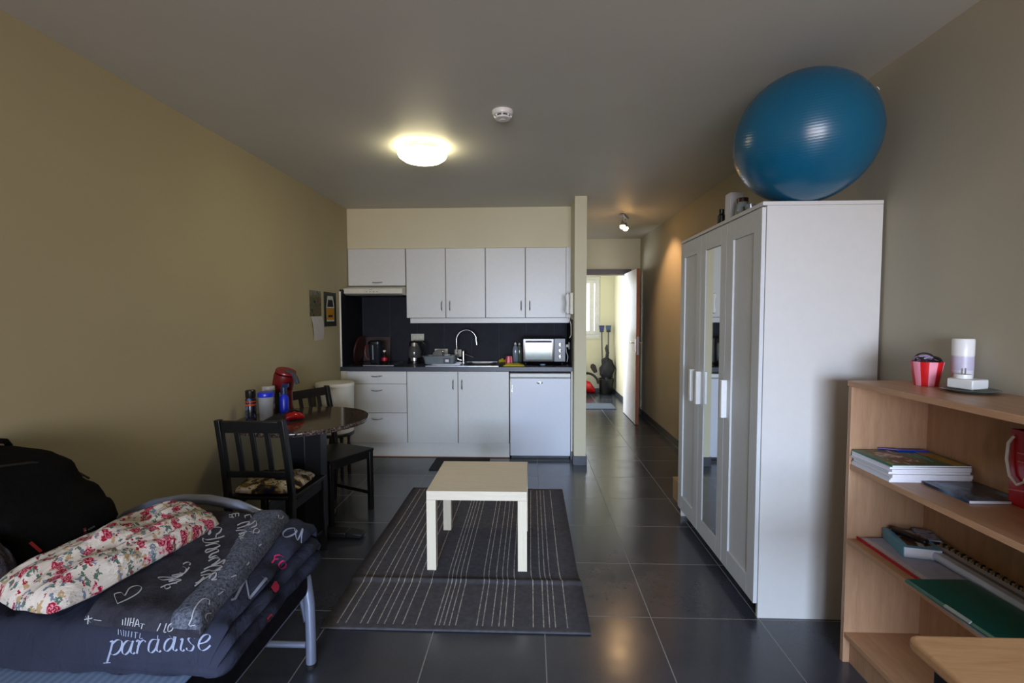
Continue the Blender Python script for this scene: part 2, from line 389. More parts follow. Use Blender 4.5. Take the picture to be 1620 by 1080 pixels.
# hood
hd = thing('extractor_hood', 'white slim extractor hood above the hob', 'extractor hood', (-1.57, 5.05, 1.61))
b = B(); b.prism([(-.20, .0), (-.245, .012), (-.245, .062), (-.12, .088), (.265, .088), (.265, 0)], -.296, .296, f=lambda y, z, x: (x, y, z))
b.done('body', simple('hood enamel', (205, 202, 186), .4), hd, bevel=.003)
bx('filter', -.27, .27, -.18, .24, -.006, 0, M_dgrey, hd)
for i in range(4): b = B(); b.cyl((-.06+.035*i, -.246, .03), (-.06+.035*i, -.251, .03), .006, n=10); b.done('control_button', M_wgrey, hd)
bx('badge', -.035, .0, -.2475, -.2452, .048, .054, M_wgrey, hd)
# sockets on the splashback
def socket(x, z, n, label):
    t = thing('wall_socket', label, 'socket', (x, 5.32, z))
    w = .072*n; bx('frame', -w/2, w/2, -.010, 0, -.038, .038, M_cream, t, bevel=.003)
    for i in range(n):
        c = -w/2+.036+.072*i; b = B(); b.lathe([(.024, 0), (.022, .001), (.02, -.006)], (c, -.0102, 0), (0, -1, 0), 20, cap=False); b.done('outlet', M_wgrey, t)
    return t
socket(-1.245, 1.165, 2, 'cream double socket behind the kettle'); socket(-.985, 1.00, 2, 'cream double socket behind the dish rack'); socket(-.80, .992, 1, 'cream single socket beside the dish rack')
# hob
hb = thing('hob', 'black ceramic hob set into the worktop under the hood', 'hob', (-1.52, 5.03, .902))
bx('glass_plate', -.26, .26, -.235, .235, 0.0, .006, M_blackg, hb, bevel=.001)
bx('steel_rim', -.155, .155, -.243, -.236, 0.0, .0085, M_steel, hb)
b = B()
for x, y, r in ((-.12, -.1, .09), (.13, -.1, .075), (-.12, .11, .07), (.13, .11, .09)): b.lathe([(r, 0), (r, .0015), (r-.004, .0015), (r-.004, 0)], (x, y, .0055), n=32, cap=False)
b.done('heating_ring', M_dgrey, hb)
b = B()
for i in range(7):
    b.lathe([(.004, 0), (.010, .004), (.010, .010), (.003, .014)], (-.02+.021*i+(i % 2)*.006, -.19+(i % 3)*.022, .006), n=8)
tag(b.done('garlic_heap', simple('garlic skins', (200, 188, 150), .7)), 'small pale pile of cloves lying on the hob', 'food', kind='stuff')
# sink
sk = thing('sink', 'stainless steel inset sink with drainer', 'sink', (-.62, 5.0, .902))
b = B(); b.box(-.42, .30, -.25, -.19, 0, .005); b.box(-.42, .30, .19, .25, 0, .005); b.box(-.42, -.06, -.19, .19, 0, .005); b.box(.26, .30, -.19, .19, 0, .005)
b.done('drainer', M_steel, sk)
b = B(); b.loft([[(x+.10, y, 0.004) for x, y in rrect(.33, .39, .08)], [(x+.10, y, -.02) for x, y in rrect(.31, .37, .08)], [(x+.10, y, -.035) for x, y in rrect(.27, .33, .07)]], cap=False)
b.bm.faces.new([v for v in b.bm.verts if abs(v.co.z+.035) < 1e-5]); b.done('bowl', M_steel, sk)
b = B()
for i in range(6): b.box(-.38, -.10, -.15+.055*i, -.144+.055*i, .005, .0075)
b.done('drain_rib', M_steel, sk)
fc = thing('faucet', 'chrome swan neck mixer tap at the back of the sink', 'faucet', (-.715, 5.13, .907))
b = B(); b.lathe([(.026, 0), (.026, .01), (.018, .014), (.018, .115), (.016, .125), (.008, .13)], n=24); b.done('tap_body', M_chrome, fc)
pts = [(-.0, 0, .02), (-.055, 0, .03), (-.072, 0, .06), (-.072, 0, .24)] + [tuple(p) for p in arcpts((.032, 0, .24), (-1, 0, 0), (0, 0, 1), .104, 0, R(165), 16)][1:]
pts += [(.142, 0, .185)]
b = B(); b.tube(pts, .0095, 12); b.done('spout', M_chrome, fc)
b = B(); b.obox((.0, 0, .095), (.11, -.02, .055), .012, .007, up=(0, 0, 1)); b.done('lever', M_chrome, fc, bevel=.002)
# kettle
kt = thing('kettle', 'glass and steel electric kettle on the worktop', 'kettle', (-1.225, 5.08, .903))
b = B(); b.lathe([(.072, 0), (.072, .022), (.066, .026)]); b.done('base', M_blackp, kt)
b = B(); b.lathe([(.062, .027), (.066, .03), (.066, .06), (.064, .062)]); b.done('steel_band', M_chrome, kt)
b = B(); b.lathe([(.064, .062), (.072, .085), (.070, .13), (.056, .18), (.052, .182), (.066, .13), (.068, .087), (.060, .064)], cap=False); b.done('glass_jug', simple('smoked jug glass', (70, 70, 68), .08), kt)
b = B(); b.lathe([(.056, .18), (.052, .20), (.050, .215)]); b.done('collar', M_chrome, kt)
b = B(); b.lathe([(.051, .215), (.048, .226), (.03, .232), (.01, .232), (.01, .24)]); b.done('lid', M_blackp, kt)
b = B(); b.tube([(.045, 0, .222), (.085, 0, .228), (.112, 0, .19), (.108, 0, .12), (.088, 0, .08), (.066, 0, .075)], [.012, .012, .011, .010, .009, .009], 10); b.done('handle', M_blackp, kt)
# left end of worktop: boards, filter jug, bottle
t = tag(B().lathe([(.145, 0), (.145, .018)], n=40).rot(R(90), 'Y', (0, 0, 0)).rot(R(10), 'Y', (0, 0, 0)).move((-1.83, 5.10, 1.048)).done('chopping_board', simple('red brown board', (60, 22, 16), .5), bevel=.003), 'round red brown chopping board leaning in the corner of the worktop', 'board')
t = tag(B().box(-.15, .15, -.008, .008, 0, .27).rot(R(-8), 'X', (0, 0, 0)).move((-1.69, 5.275, .905)).done('chopping_board', simple('dark brown board', (44, 20, 15), .5), bevel=.004), 'dark brown rectangular board propped against the slate tiles', 'board')
fj = thing('filter_jug', 'dark plastic water filter jug at the wall end of the worktop', 'jug', (-1.62, 5.03, .909))
b = B(); b.loft([[(x, y, z) for x, y in rrect(w, w*.9, w*.3)] for z, w in ((0, .10), (.02, .112), (.19, .135), (.20, .14))]); b.done('jug_body', simple('smoky plastic', (34, 38, 44), .15), fj)
b = B(); b.loft([[(x, y, z) for x, y in rrect(w, w*.9, w*.3)] for z, w in ((.2005, .145), (.225, .14), (.235, .10))]); b.done('lid', M_blackp, fj)
b = B(); b.obox((-.01, -.064, .04), (-.01, -.070, .19), .012, .004, up=(0, 1, 0)); b.done('level_strip', M_grey, fj)
b = B(); b.tube([(-.065, 0, .19), (-.105, 0, .18), (-.115, 0, .12), (-.10, 0, .05), (-.058, 0, .03)], .010, 8); b.done('handle', simple('red brown handle', (86, 28, 18), .4), fj)
sb = thing('sauce_bottle', 'small clear bottle with red label beside the filter jug', 'bottle', (-1.515, 4.98, .909))
b = B(); b.lathe([(.026, 0), (.028, .004), (.028, .075), (.012, .105), (.012, .12)], n=20); b.done('bottle_body', simple('dark sauce', (40, 18, 16), .1), sb)
b = B(); b.lathe([(.0285, .03), (.0285, .062)], n=20, cap=False); b.done('label_band', simple('crimson label', (190, 20, 50), .4), sb)
b = B(); b.lathe([(.0135, .12), (.0135, .138)], n=16); b.done('cap', M_whitep, sb)
# dish rack
rk = thing('dish_rack', 'grey plastic dish tub on the draining board', 'dish rack', (-.93, 5.0, .9105))
b = B(); ro = [(.155, .10), (.165, .11), (.172, .117)]
R0 = [[(x, y, 0) for x, y in rrect(.30, .20, .03)], [(x, y, .075) for x, y in rrect(.335, .225, .03)], [(x, y, .075) for x, y in rrect(.355, .245, .035)], [(x, y, .08) for x, y in rrect(.355, .245, .035)], [(x, y, .08) for x, y in rrect(.325, .215, .03)], [(x, y, .006) for x, y in rrect(.29, .19, .03)]]
b.loft(R0); b.done('tub', simple('grey tub', (110, 118, 122), .4), rk)
b = B(); b.box(.045, .115, -.128, -.114, .012, .062); b.done('label_plate', M_dgrey, rk)
b = B(); b.box(.066, .102, -.1295, -.1282, .024, .05); b.done('sticker', M_paper, rk)
tag(B().lathe([(.07, 0), (.066, .006), (.03, .012), (.0, .012)], n=32, cap=False).rot(R(78), 'X', (0, 0, 0)).move((-.96, 5.03, .978)).done('plate', simple('grey glaze', (104, 106, 104), .3)), 'grey plate standing in the dish tub', 'plate')
for nm, lb, ct, x, y, f in (('drinking_glass', 'clear drinking glass upside down in the dish tub', 'glass', -.865, 5.0, [(.028, 0), (.032, .085), (.03, .085), (.026, .003)]),
                            ('steel_spoon', 'steel cutlery upright in the dish tub', 'cutlery', -.905, 4.97, [(.003, 0), (.003, .09), (.010, .105), (.012, .12), (.006, .135)]),
                            ('white_mug', 'small white cup in the corner of the dish tub', 'cup', -.81, 4.97, [(.022, 0), (.027, .07), (.025, .07), (.02, .004)])):
    m = M_chrome if 'steel' in nm else (M_whitep if 'mug' in nm else simple('pale glass', (170, 176, 178), .08))
    tag(B().lathe(f, n=20).move((x, y, .918)).done(nm, m), lb, ct)
# items right of the sink
def cup(name, label, loc, r0, r1, h, upside=False, n=12):
    t = thing(name, label, 'cup', loc); b = B(); k = 48
    z0, z1 = (h, 0) if upside else (0, h)
    rings = [[(r*math.cos(2*PI*i/k), r*math.sin(2*PI*i/k), z) for i in range(k)] for r, z in ((r0, z0), (r1, z1), (r1-.003, z1), (r0-.003, z0+(.003 if not upside else -.003)))]
    b.loft(rings)
    b.bm.faces.ensure_lookup_table()
    for f in b.bm.faces:
        c = f.calc_center_median(); a = (math.atan2(c.y, c.x)/(2*PI) + .5)*n
        f.material_index = int(a) % 2
    b.done('cup_wall', [M_pink, M_redc], t); return t
cup('striped_cup', 'pink and red striped cup upside down by the sink', (-.222, 4.93, .902), .030, .041, .088, True, 12)
def cloth(name, label, cx, cy, w, d, h, m, seed):
    b = B(); n = 22; rows = []
    for j in range(n+1):
        row = []
        for i in range(n+1):
            u = -1+2*i/n; v = -1+2*j/n; e = max(0, 1-u**4)*max(0, 1-v**4)
            row.append((cx+u*w/2*(1+.08*nz((u, v, 0), 2, seed)), cy+v*d/2*(1+.1*nz((v, u, 3), 2, seed)), .9035 + h*e*(.6+.8*abs(nz((u, v, 0), 1.6, seed)))))
        rows.append(row)
    b.loft(rows, cap=False, closed=False)
    o = b.done(name, m, smooth=80); s = o.modifiers.new('th', 'SOLIDIFY'); s.thickness = .002; s.offset = 1
    return tag(o, label, 'cloth')
cloth('dish_cloth', 'yellow dish cloth crumpled in front of the striped cup', -.17, 4.83, .21, .13, .026, M_yellow, 3)
cloth('dish_cloth', 'folded yellow cloth behind the striped cup', -.29, 5.235, .13, .07, .03, M_yellow, 9)
def squeeze(name, label, x, y, body, h, tr, capm):
    t = thing(name, label, 'bottle', (x, y, .903))
    b = B(); b.lathe([(.026, 0), (.031, .006), (.031, h*.6), (.024, h*.78), (.012, h*.86), (.011, h*.9)], n=24); b.warp(lambda v: Vector((v.x, v.y*.7, v.z))); b.done('bottle_body', body, t)
    b = B(); b.lathe([(.013, h*.9), (.013, h*.95), (.006, h*.955), (.006, h)], n=16); b.done('cap', capm, t)
squeeze('soap_bottle', 'clear washing up bottle with white cap beside the oven', -.165, 5.12, simple('clear soap', (118, 126, 136), .12), .215, 1, M_whitep)
squeeze('soap_bottle', 'murky green bottle squeezed against the oven side', -.125, 5.21, simple('murky soap', (84, 92, 76), .15), .205, 1, M_cream)
tag(bx('oven_tray', -.10, .36, 4.80, 4.88, .9025, .907, M_blackg, bevel=.002), 'flat black tray in front of the mini oven', 'tray')
tag(B().lathe([(.0, .0), (.024, 0), (.032, .010), (.030, .010), (.02, .003), (0, .003)], (.115, 4.83, .908), n=24, cap=False).done('small_dish', simple('pale blue dish', (150, 176, 190), .3)), 'tiny pale dish in front of the mini oven', 'dish')
# mini oven
ov = thing('mini_oven', 'black mini oven with glass door and three silver knobs', 'oven', (.145, 5.10, .903))
bx('housing', -.235, .205, -.17, .17, .018, .275, M_blackp, ov, bevel=.014)
dd = bx('door', -.228, .085, -.192, -.172, .03, .265, M_blackg, ov, bevel=.006)
n_ = N('tinted oven glass'); f_ = n_.co(); bx('door_glass', -.205, .068, -.1965, -.1925, .052, .222, simple('oven glass', (120, 136, 138), .09, .75, var=.05), dd, bevel=.002)
b = B(); b.cyl((-.20, -.215, .235), (.06, -.215, .235), .007); b.cyl((-.19, -.19, .235), (-.19, -.215, .235), .005); b.cyl((.05, -.19, .235), (.05, -.215, .235), .005); b.done('handle', M_blackp, dd)
pn = bx('control_panel', .090, .200, -.182, -.172, .03, .265, M_blackp, ov, bevel=.003)
for z in (.205, .145, .085):
    b = B(); b.lathe([(.018, 0), (.016, .014), (.006, .016)], (.145, -.182, z), (0, -1, 0), 20); b.box(.141, .149, -.206, -.196, z-.015, z+.015); b.done('knob', M_chrome, pn)
for x in (-.2, .17):
    for y in (-.14, .14): b = B(); b.cyl((x, y, 0), (x, y, .018), .012); b.done('foot', M_rubber, ov)
# intercom on the pillar's inner side
ic = thing('intercom', 'aged white wall intercom handset on the pillar side', 'intercom', (.399, 4.665, 1.515))
bx('base', -.034, 0, -.045, .045, -.105, .100, M_cream, ic, bevel=.006)
b = B(); b.tube([(-.046, -.015, -.095), (-.056, -.015, -.080), (-.052, -.015, 0), (-.056, -.015, .07), (-.046, -.015, .085)], [.018, .022, .015, .022, .018], 12); b.done('handset', M_whitep, ic)
b = B(); b.tube([(-.03, -.01, -.115), (-.035, -.01, -.16), (-.02, -.01, -.2), (-.018, 0, -.30), (-.03, 0.02, -.33)], .004, 8); b.done('cord', M_cream, ic)
so = thing('wall_socket', 'white plug and socket on the pillar side behind the oven', 'socket', (.389, 5.0, 1.09))
bx('plate', -.008, 0, -.036, .036, -.036, .036, M_cream, so, bevel=.003)
b = B(); b.cyl((-.008, 0, 0), (-.035, 0, 0), .016); b.tube([(-.035, 0, 0), (-.03, -.02, -.06), (-.012, .0, -.11), (-.02, .02, -.165)], .004, 8); b.done('plug', M_whitep, so)
# small black mat
tag(B().prism([(-.93, 4.33), (-.40, 4.33), (-.40, 4.70), (-.93, 4.70)], 0, .008).done('kitchen_mat', simple('black mat', (22, 22, 24), .9, bump=.5), bevel=.003), 'small black rubber backed mat in front of the base cabinets', 'mat')

# ------------------------------------------------------------------ ceiling fixtures
cl = thing('ceiling_lamp', 'lit round ceiling lamp with opal glass dome', 'lamp', (-.70, 3.19, H))
b = B(); b.lathe([(.125, 0), (.125, -.022), (.135, -.028), (.135, -.034)], n=48); b.done('base_ring', M_steel, cl)
b = B(); b.lathe([(.155, -.036), (.158, -.046), (.150, -.062), (.125, -.080), (.08, -.094), (.03, -.101), (.0005, -.102)], n=48, cap=False); b.done('glass_dome', glow('opal lamp glass', (255, 242, 196), 20.0), cl)
sd = thing('smoke_detector', 'white round smoke detector on the ceiling', 'smoke detector', (-.150, 2.655, H))
b = B(); b.lathe([(.056, 0), (.056, -.012), (.052, -.022), (.046, -.025)], n=32); b.done('base', M_whitep, sd)
b = B(); b.lathe([(.040, -.0252), (.040, -.033)], n=32); b.done('vent_ring', M_dgrey, sd)
b = B(); b.lathe([(.044, -.0335), (.040, -.041), (.015, -.044), (.012, -.047)], n=32)
for i in range(8): a = i*PI/4; b.box(-.004, .004, -.004, .004, -.034, -.025); [setattr(v, 'co', v.co+Vector((.044*math.cos(a), .044*math.sin(a), 0))) for v in b.bm.verts[-8:]] if hasattr(b.bm.verts, 'ensure_lookup_table') and not b.bm.verts.ensure_lookup_table() else None
b.done('sensor_cap', M_whitep, sd)
sp = thing('spotlight_bar', 'steel ceiling bar with two lit warm spots in the hallway', 'lamp', (1.015, 5.42, H))
b = B(); b.obox((.045, .12, -.012), (-.045, -.10, -.012), .05, .022); b.done('bar', M_steel, sp, bevel=.006)
for k, (x, y, dx) in enumerate(((.02, .06, 0), (-.02, -.05, -.02))):
    z = -.03
    b = B(); b.cyl((x, y, -.023), (x+dx*.4, y-.005, -.075), .007); b.lathe([(.014, 0), (.032, .05), (.034, .058), (.030, .058), (.012, .008)], (x+dx*.5, y-.01, -.075), (dx, -.15, -.55), 24); b.done('lamp_head', M_steel, sp)
    b = B(); b.lathe([(.004, .035), (.022, .045), (.029, .060), (.024, .078), (.010, .086), (.0005, .087)], (x+dx*.5, y-.01, -.075), (dx, -.15, -.55), 20, cap=False); b.done('bulb', glow('warm halogen bulb', (255, 196, 120), 60), sp)
def spotlight(name, loc, to, power, col, size, blend=.6, r=.03):
    l = bpy.data.lights.new(name, 'SPOT'); l.energy = power; l.color = col; l.spot_size = R(size); l.spot_blend = blend; l.shadow_soft_size = r
    o = bpy.data.objects.new(name, l); COL.objects.link(o); o.location = loc; o.rotation_euler = (Vector(to)-Vector(loc)).to_track_quat('-Z', 'Y').to_euler()
spotlight('hall_spot_beam', (1.03, 5.40, 2.30), (1.555, 5.45, 1.62), 30, (1, .56, .27), 95)
spotlight('hall_spot_beam', (.98, 5.25, 2.30), (.85, 4.3, 0), 9, (1, .66, .36), 85)

# ------------------------------------------------------------------ rug with pale stripes
def rug():
    b = B(); x0, x1, y0, y1 = -.945, .262, 2.08, 3.868
    px = [130, 178, 262, 303, 360, 400, 450, 503, 580, 688, 713, 740, 770, 805, 925, 958, 1010, 1050, 1082, 1128, 1243, 1302, 1335, 1368, 1435]
    xs = [(x0, 0)]
    for p in px: c = x0 + (p-50)/1510*(x1-x0); xs += [(c-.0024, 1), (c+.0024, 0)]
    xs.append((x1, 0)); ny = 150
    V = []
    for j in range(ny+1):
        y = y0+(y1-y0)*j/ny; h = .010*math.exp(-((y-2.49)/.018)**2); h += .0014*(1+math.sin(y*9))
        V.append([b.bm.verts.new((x+(.012 if y > 2.49 else 0)*(1-math.exp(-abs(y-2.49)/.05))*(-1), y, .0065+h)) for x, _ in xs])
    for j in range(ny):
        yy = (y0+(y1-y0)*(j+.5)/ny)
        for i in range(len(xs)-1):
            f = b.bm.faces.new((V[j][i], V[j][i+1], V[j+1][i+1], V[j+1][i]))
            f.material_index = 1 if xs[i][1] and y0+.03 < yy < y1-.03 else 0
    n = N('taupe flatweave'); v = n.co(); w = n.new('ShaderNodeTexWave', bands_direction='X'); w.inputs['Scale'].default_value = 90; n.link(v, w.inputs[0])
    n.bump(w.outputs['Fac'], .3, .001); ma = n.base(n.ramp(n.noise(v, 40), [(.3, srgb((76, 74, 79))), (.7, srgb((88, 86, 91)))]), .95, 0, .1)
    n = N('pale woven thread'); v = n.co(scale=(1, 1, 1)); mb = n.base(n.ramp(n.noise(v, 70, 2), [(.4, srgb((140, 134, 128))), (.55, srgb((184, 178, 168)))]), .95, 0, .1)
    o = b.done('rug', [ma, mb], smooth=80); s = o.modifiers.new('th', 'SOLIDIFY'); s.thickness = .005; s.offset = -1
    return tag(o, 'grey taupe rug with fine pale stripes under the coffee table', 'rug')
rug()
# ------------------------------------------------------------------ coffee table
ct = thing('coffee_table', 'square pale birch coffee table on the striped rug', 'table', (-.2965, 2.8595, 0))
a = .2735
bx('tabletop', -a, a, -a, a, .40, .45, [M_birch], ct, bevel=.0015)
for sx in (-1, 1):
    for sy in (-1, 1): bx('leg', *sorted((sx*a, sx*(a-.05))), *sorted((sy*a, sy*(a-.05))), .0095, .3995, M_birchZ, ct, bevel=.001)

# ------------------------------------------------------------------ wardrobe
wd = thing('wardrobe', 'tall white wardrobe with three panelled doors and a centre mirror', 'wardrobe', (1.294, 2.815, 0))
wx0, wx1, wy = -.25, .25, .585
bx('side_panel', wx0, wx1, -wy, -wy+.018, 0, 1.882, M_wardS, wd, bevel=.001)
bx('side_panel', wx0, wx1, wy-.018, wy, 0, 1.882, M_wardS, wd, bevel=.001)
bx('top_panel', wx0-.02, wx1, -wy-.002, wy+.002, 1.8825, 1.90, M_wardS, wd, bevel=.002)
bx('back_panel', wx1-.008, wx1, -wy+.019, wy-.019, .02, 1.882, M_white, wd)
bx('bottom_panel', wx0+.01, wx1-.01, -wy+.019, wy-.019, .07, .088, M_white, wd)
bx('plinth', wx0+.05, wx0+.066, -wy+.019, wy-.019, 0, .069, M_dgrey, wd)  # dark grey paints in the shade of the gap under the doors
for k, (a0, a1) in enumerate(((-.582, -.199), (-.194, .190), (.195, .582))):
    z0, z1 = .068, 1.876; fw = .078; d = .018; X = wx0-.020
    b = B(); b.box(X, X+d, a0, a0+fw, z0, z1); b.box(X, X+d, a1-fw, a1, z0, z1); b.box(X, X+d, a0+fw, a1-fw, z0, z0+fw+.02); b.box(X, X+d, a0+fw, a1-fw, z1-fw-.02, z1)
    b.box(X+.009, X+.015, a0+fw, a1-fw, z0+fw+.02, z1-fw-.02)
    dd = b.done('door', M_wardD, wd, bevel=.0015)
    if k == 1:
        bx('mirror', X+.004, X+.0088, a0+fw+.004, a1-fw-.004, z0+fw+.024, z1-fw-.024, M_mirror, dd)
    hy = (a1-.030, a1-.030, a0+.030)[k]
    if k == 0: hy = a1-.022
    if k == 1: hy = a1-.018
    if k == 2: hy = a0+.10-.01
    hz = .96
    bx('handle', X-.030, X, hy-.017, hy+.017, hz-.10, hz+.10, M_whitep, dd, bevel=.004)
# things on top of the wardrobe
tag(B().lathe([(.022, 0), (.023, .004), (.023, .085), (.015, .095), (.015, .12), (.016, .122)], n=24).move((1.13, 2.98, 1.901)).done('spray_can', M_blackp), 'black spray can standing on top of the wardrobe', 'can')
tag(bx('carton', 1.10, 1.17, 2.78, 2.85, 1.901, 2.075, M_paper, bevel=.001), 'upright white carton behind the ball on the wardrobe', 'carton')
jr = thing('glass_jar', 'clear glass jar with dark lid beside the ball on the wardrobe', 'jar', (1.10, 2.62, 1.901))
b = B(); b.lathe([(.030, 0), (.034, .006), (.034, .06), (.026, .075), (.026, .082)], n=24); b.done('jar_body', simple('jar glass', (120, 126, 122), .06), jr)
b = B(); b.lathe([(.029, .0825), (.029, .102), (.026, .104)], n=24); b.done('lid', simple('dark red lid', (48, 18, 22), .3), jr)
tag(B().lathe([(.02, 0), (.026, .05), (.024, .05), (.018, .004)], n=20).move((1.10, 2.53, 1.901)).done('tumbler', simple('grey glass', (110, 116, 118), .06)), 'small glass tumbler on the wardrobe nearest the ball', 'glass')
# exercise ball
def ball():
    n = N('blue ball vinyl'); v = n.co(); s = n.new('ShaderNodeSeparateXYZ'); n.link(n.co(rot=(R(-14), R(8), 0)), s.inputs[0])
    g = n.math('SINE', n.math('MULTIPLY', s.outputs[2], 300)); g2 = n.math('POWER', n.math('ABSOLUTE', g), 6)
    n.bump(g2, .18, .001)
    m = n.base(n.ramp(n.noise(v, 3), [(.3, srgb((14, 84, 118))), (.7, srgb((18, 94, 128)))]), .26, 0, .5)
    t = thing('exercise_ball', 'large blue exercise ball resting on the white wardrobe', 'ball', (1.212, 2.262, 1.9))
    b = B(); bmesh.ops.create_uvsphere(b.bm, u_segments=64, v_segments=40, radius=1)
    def f(p):
        z = p.z*.281+.279
        if z < .022: z = .001 + .021*(z/.022 if z > 0 else 0)
        return Vector((p.x*.291, p.y*.291, max(z, .001)))
    b.warp(f); b.done('ball_shell', m, t, smooth=80)
    b = B(); b.lathe([(.010, 0), (.008, .003), (.003, .004)], (.20, -.14, .43), (.62, -.45, .55), 16); b.move((.012, -.006, -.004)); b.done('valve_plug', M_whitep, t)
    return t
ball()

# ------------------------------------------------------------------ bookshelf
bs = thing('bookshelf', 'beech bookshelf standing against the right wall past the wardrobe', 'bookshelf', (1.405, 1.51, 0))
bs['label'] = 'low beech bookshelf with papers, in front of the wardrobe side'
hx = .150
bx('side_panel', -hx, hx, .441, .46, 0, 1.118, M_beechZ, bs, bevel=.001)
bx('side_panel', -hx, hx, -.46, -.441, 0, 1.118, M_beechZ, bs, bevel=.001)
bx('top_panel', -hx-.003, hx, -.463, .463, 1.1185, 1.14, M_beech, bs, bevel=.0015)
for z in (.81, .51, .125): bx('shelf', -hx+.002, hx-.008, -.4405, .4405, z-.02, z, M_beech, bs, bevel=.001)
bx('back_panel', hx-.007, hx-.001, -.4405, .4405, .03, 1.118, M_beechZ, bs)
bx('kickboard', -hx+.025, -hx+.041, -.4405, .4405, 0, .1045, M_beechZ, bs)
# on top
cup('striped_cup', 'pink and red striped cup full of hair ties on the bookshelf', (1.445, 1.835, 1.1405), .036, .050, .088, False, 12)
b = B()
for i in range(9):
    random.seed(i); a = random.random()*6.28; c = Vector((1.445+.016*math.cos(a), 1.835+.016*math.sin(a), 1.222+.002*i)); tl = random.uniform(-.7, .7)
    q = Matrix.Rotation(tl, 3, 'X') @ Matrix.Rotation(random.uniform(-.6, .6), 3, 'Y')
    b.tube([c + q @ Vector((.026*math.cos(t*PI/8), .026*math.sin(t*PI/8), 0)) for t in range(17)], .0032, 6, mi=i % 3)
tag(b.done('hair_ties', [M_blackp, simple('lilac band', (150, 130, 165), .6), simple('dark band', (40, 30, 36), .6)]), 'tangled black and lilac hair ties heaped in the striped cup', 'hair ties', kind='stuff')
tc = thing('pill_tube', 'tall white plastic canister beside the striped cup', 'canister', (1.508, 1.762, 1.1405))
b = B(); b.lathe([(.029, 0), (.030, .003), (.030, .115)], n=28); b.done('canister_body', simple('white canister', (214, 214, 222), .35), tc)
b = B(); b.lathe([(.031, .1155), (.031, .17), (.029, .174)], n=28); b.done('lid', M_whitep, tc)
b = B(); b.lathe([(.0305, .065), (.0305, .112)], n=28, cap=False); b.done('label_band', simple('lilac label', (190, 184, 204), .4), tc)
gd = tag(B().lathe([(.0, 0), (.055, 0), (.078, .010), (.076, .011), (.052, .003), (.0, .003)], (1.463, 1.678, 1.1405), n=36, cap=False).done('glass_dish', simple('green grey glass', (96, 112, 108), .08)), 'shallow glass dish under the white adapter', 'dish')
ad = thing('travel_adapter', 'square white plug adapter lying on the glass dish', 'adapter', (1.458, 1.682, 1.1530), R(18))
bx('adapter_body', -.038, .038, -.038, .038, 0, .032, M_whitep, ad, bevel=.004)
b = B(); b.cyl((-.008, .008, .0325), (-.008, .008, .046), .024, n=24); b.done('socket_top', M_whitep, ad)
for s in (-.007, .009): b = B(); b.cyl((-.008+s, .008, .046), (-.008+s, .008, .066), .0024, n=8); b.done('pin', M_steel, ad)
# magazines
mcol = [((222, 222, 230), 'grey white'), ((208, 214, 226), 'pale blue'), ((226, 220, 226), 'pale pink'), ((200, 206, 214), 'light grey'), ((224, 224, 236), 'white')]
def magazine(label, x0, x1, y0, y1, z0, z1, cover, rz=0, name='magazine', strip=None, group=None):
    cx, cy = (x0+x1)/2, (y0+y1)/2; t = thing(name, label, 'magazine' if name == 'magazine' else name.split('_')[-1], (cx, cy, z0), rz, group)
    w, d, h = x1-x0, y1-y0, z1-z0
    b = B(); b.box(-w/2+.001, w/2-.002, -d/2+.001, d/2-.001, .0006, h-.0006); b.done('pages', M_paper, t)
    b = B(); b.box(-w/2, w/2, -d/2, d/2, h-.0006, h); b.box(-w/2, w/2, -d/2, d/2, 0, .0006); b.box(-w/2-.0006, -w/2, -d/2, d/2, 0, h); b.done('cover', cover, t)
    return t
def cover_mat(name, cols, sc=14, seed=0, stretch=(1, 1, 1)):
    n = N(name); v = n.co(scale=stretch, loc=(seed, seed*.7, 0)); f = n.noise(v, sc, 3, .5, .6)
    k = [(.34+.32*i/max(1, len(cols)-1), srgb(c)) for i, c in enumerate(cols)]
    return n.base(n.ramp(f, k), .25, 0, .5)
plain = [simple('cover '+nm, c, .35, var=.02) for c, nm in mcol]
zs = .8105
names = ['bottom', 'second lowest', 'third lowest', 'middle', 'third highest', 'second highest']
for i in range(6):
    h = (.010, .007, .012, .008, .009, .007)[i]; random.seed(40+i); dx = random.uniform(-.008, .006); dy = random.uniform(-.006, .003)
    magazine('%s %s magazine, %s of the stack on the shelf' % (('thick', 'thin')[h < .0085], mcol[i % 5][1], names[i]), 1.262+dx, 1.535+dx*.5, 1.735+dy, 1.944+dy, zs, zs+h, plain[i % 5], R(random.uniform(-1.2, 1.2)))
    zs += h+.0004
tm = magazine('topmost magazine of the stack, green and yellow cover with a brown photo', 1.262, 1.535, 1.735, 1.942, zs, zs+.006, simple('green cover', (22, 104, 88), .25), R(.5))
n = N('cover photo'); v = n.co(); f = n.noise(v, 22, 2, .4, 1); mphoto = n.base(n.ramp(f, [(.35, srgb((52, 30, 20))), (.5, srgb((96, 62, 42))), (.62, srgb((198, 190, 196)))]), .25)
bx('cover_photo', -.100, -.005, -.085, .090, .0061, .0064, mphoto, tm)
bx('cover_stripe', .075, .12, -.102, .102, .0061, .0064, simple('ochre band', (164, 138, 26), .3), tm)
b = B()
for i, (x, y, l) in enumerate(((.030, .02, .06), (.040, -.01, .09), (.052, .01, .07))): b.box(x, x+.0035, y-l/2, y+l/2, .0061, .0065)
b.done('cover_title', simple('pale print', (110, 170, 160), .3), tm); b = B(); b.box(-.13, -.122, -.09, -.06, .0061, .0065, 1); b.done('cover_lettering', [simple('pale print', (110, 170, 160), .3), simple('ochre print', (184, 160, 30), .3)], tm)
zt = zs+.0066
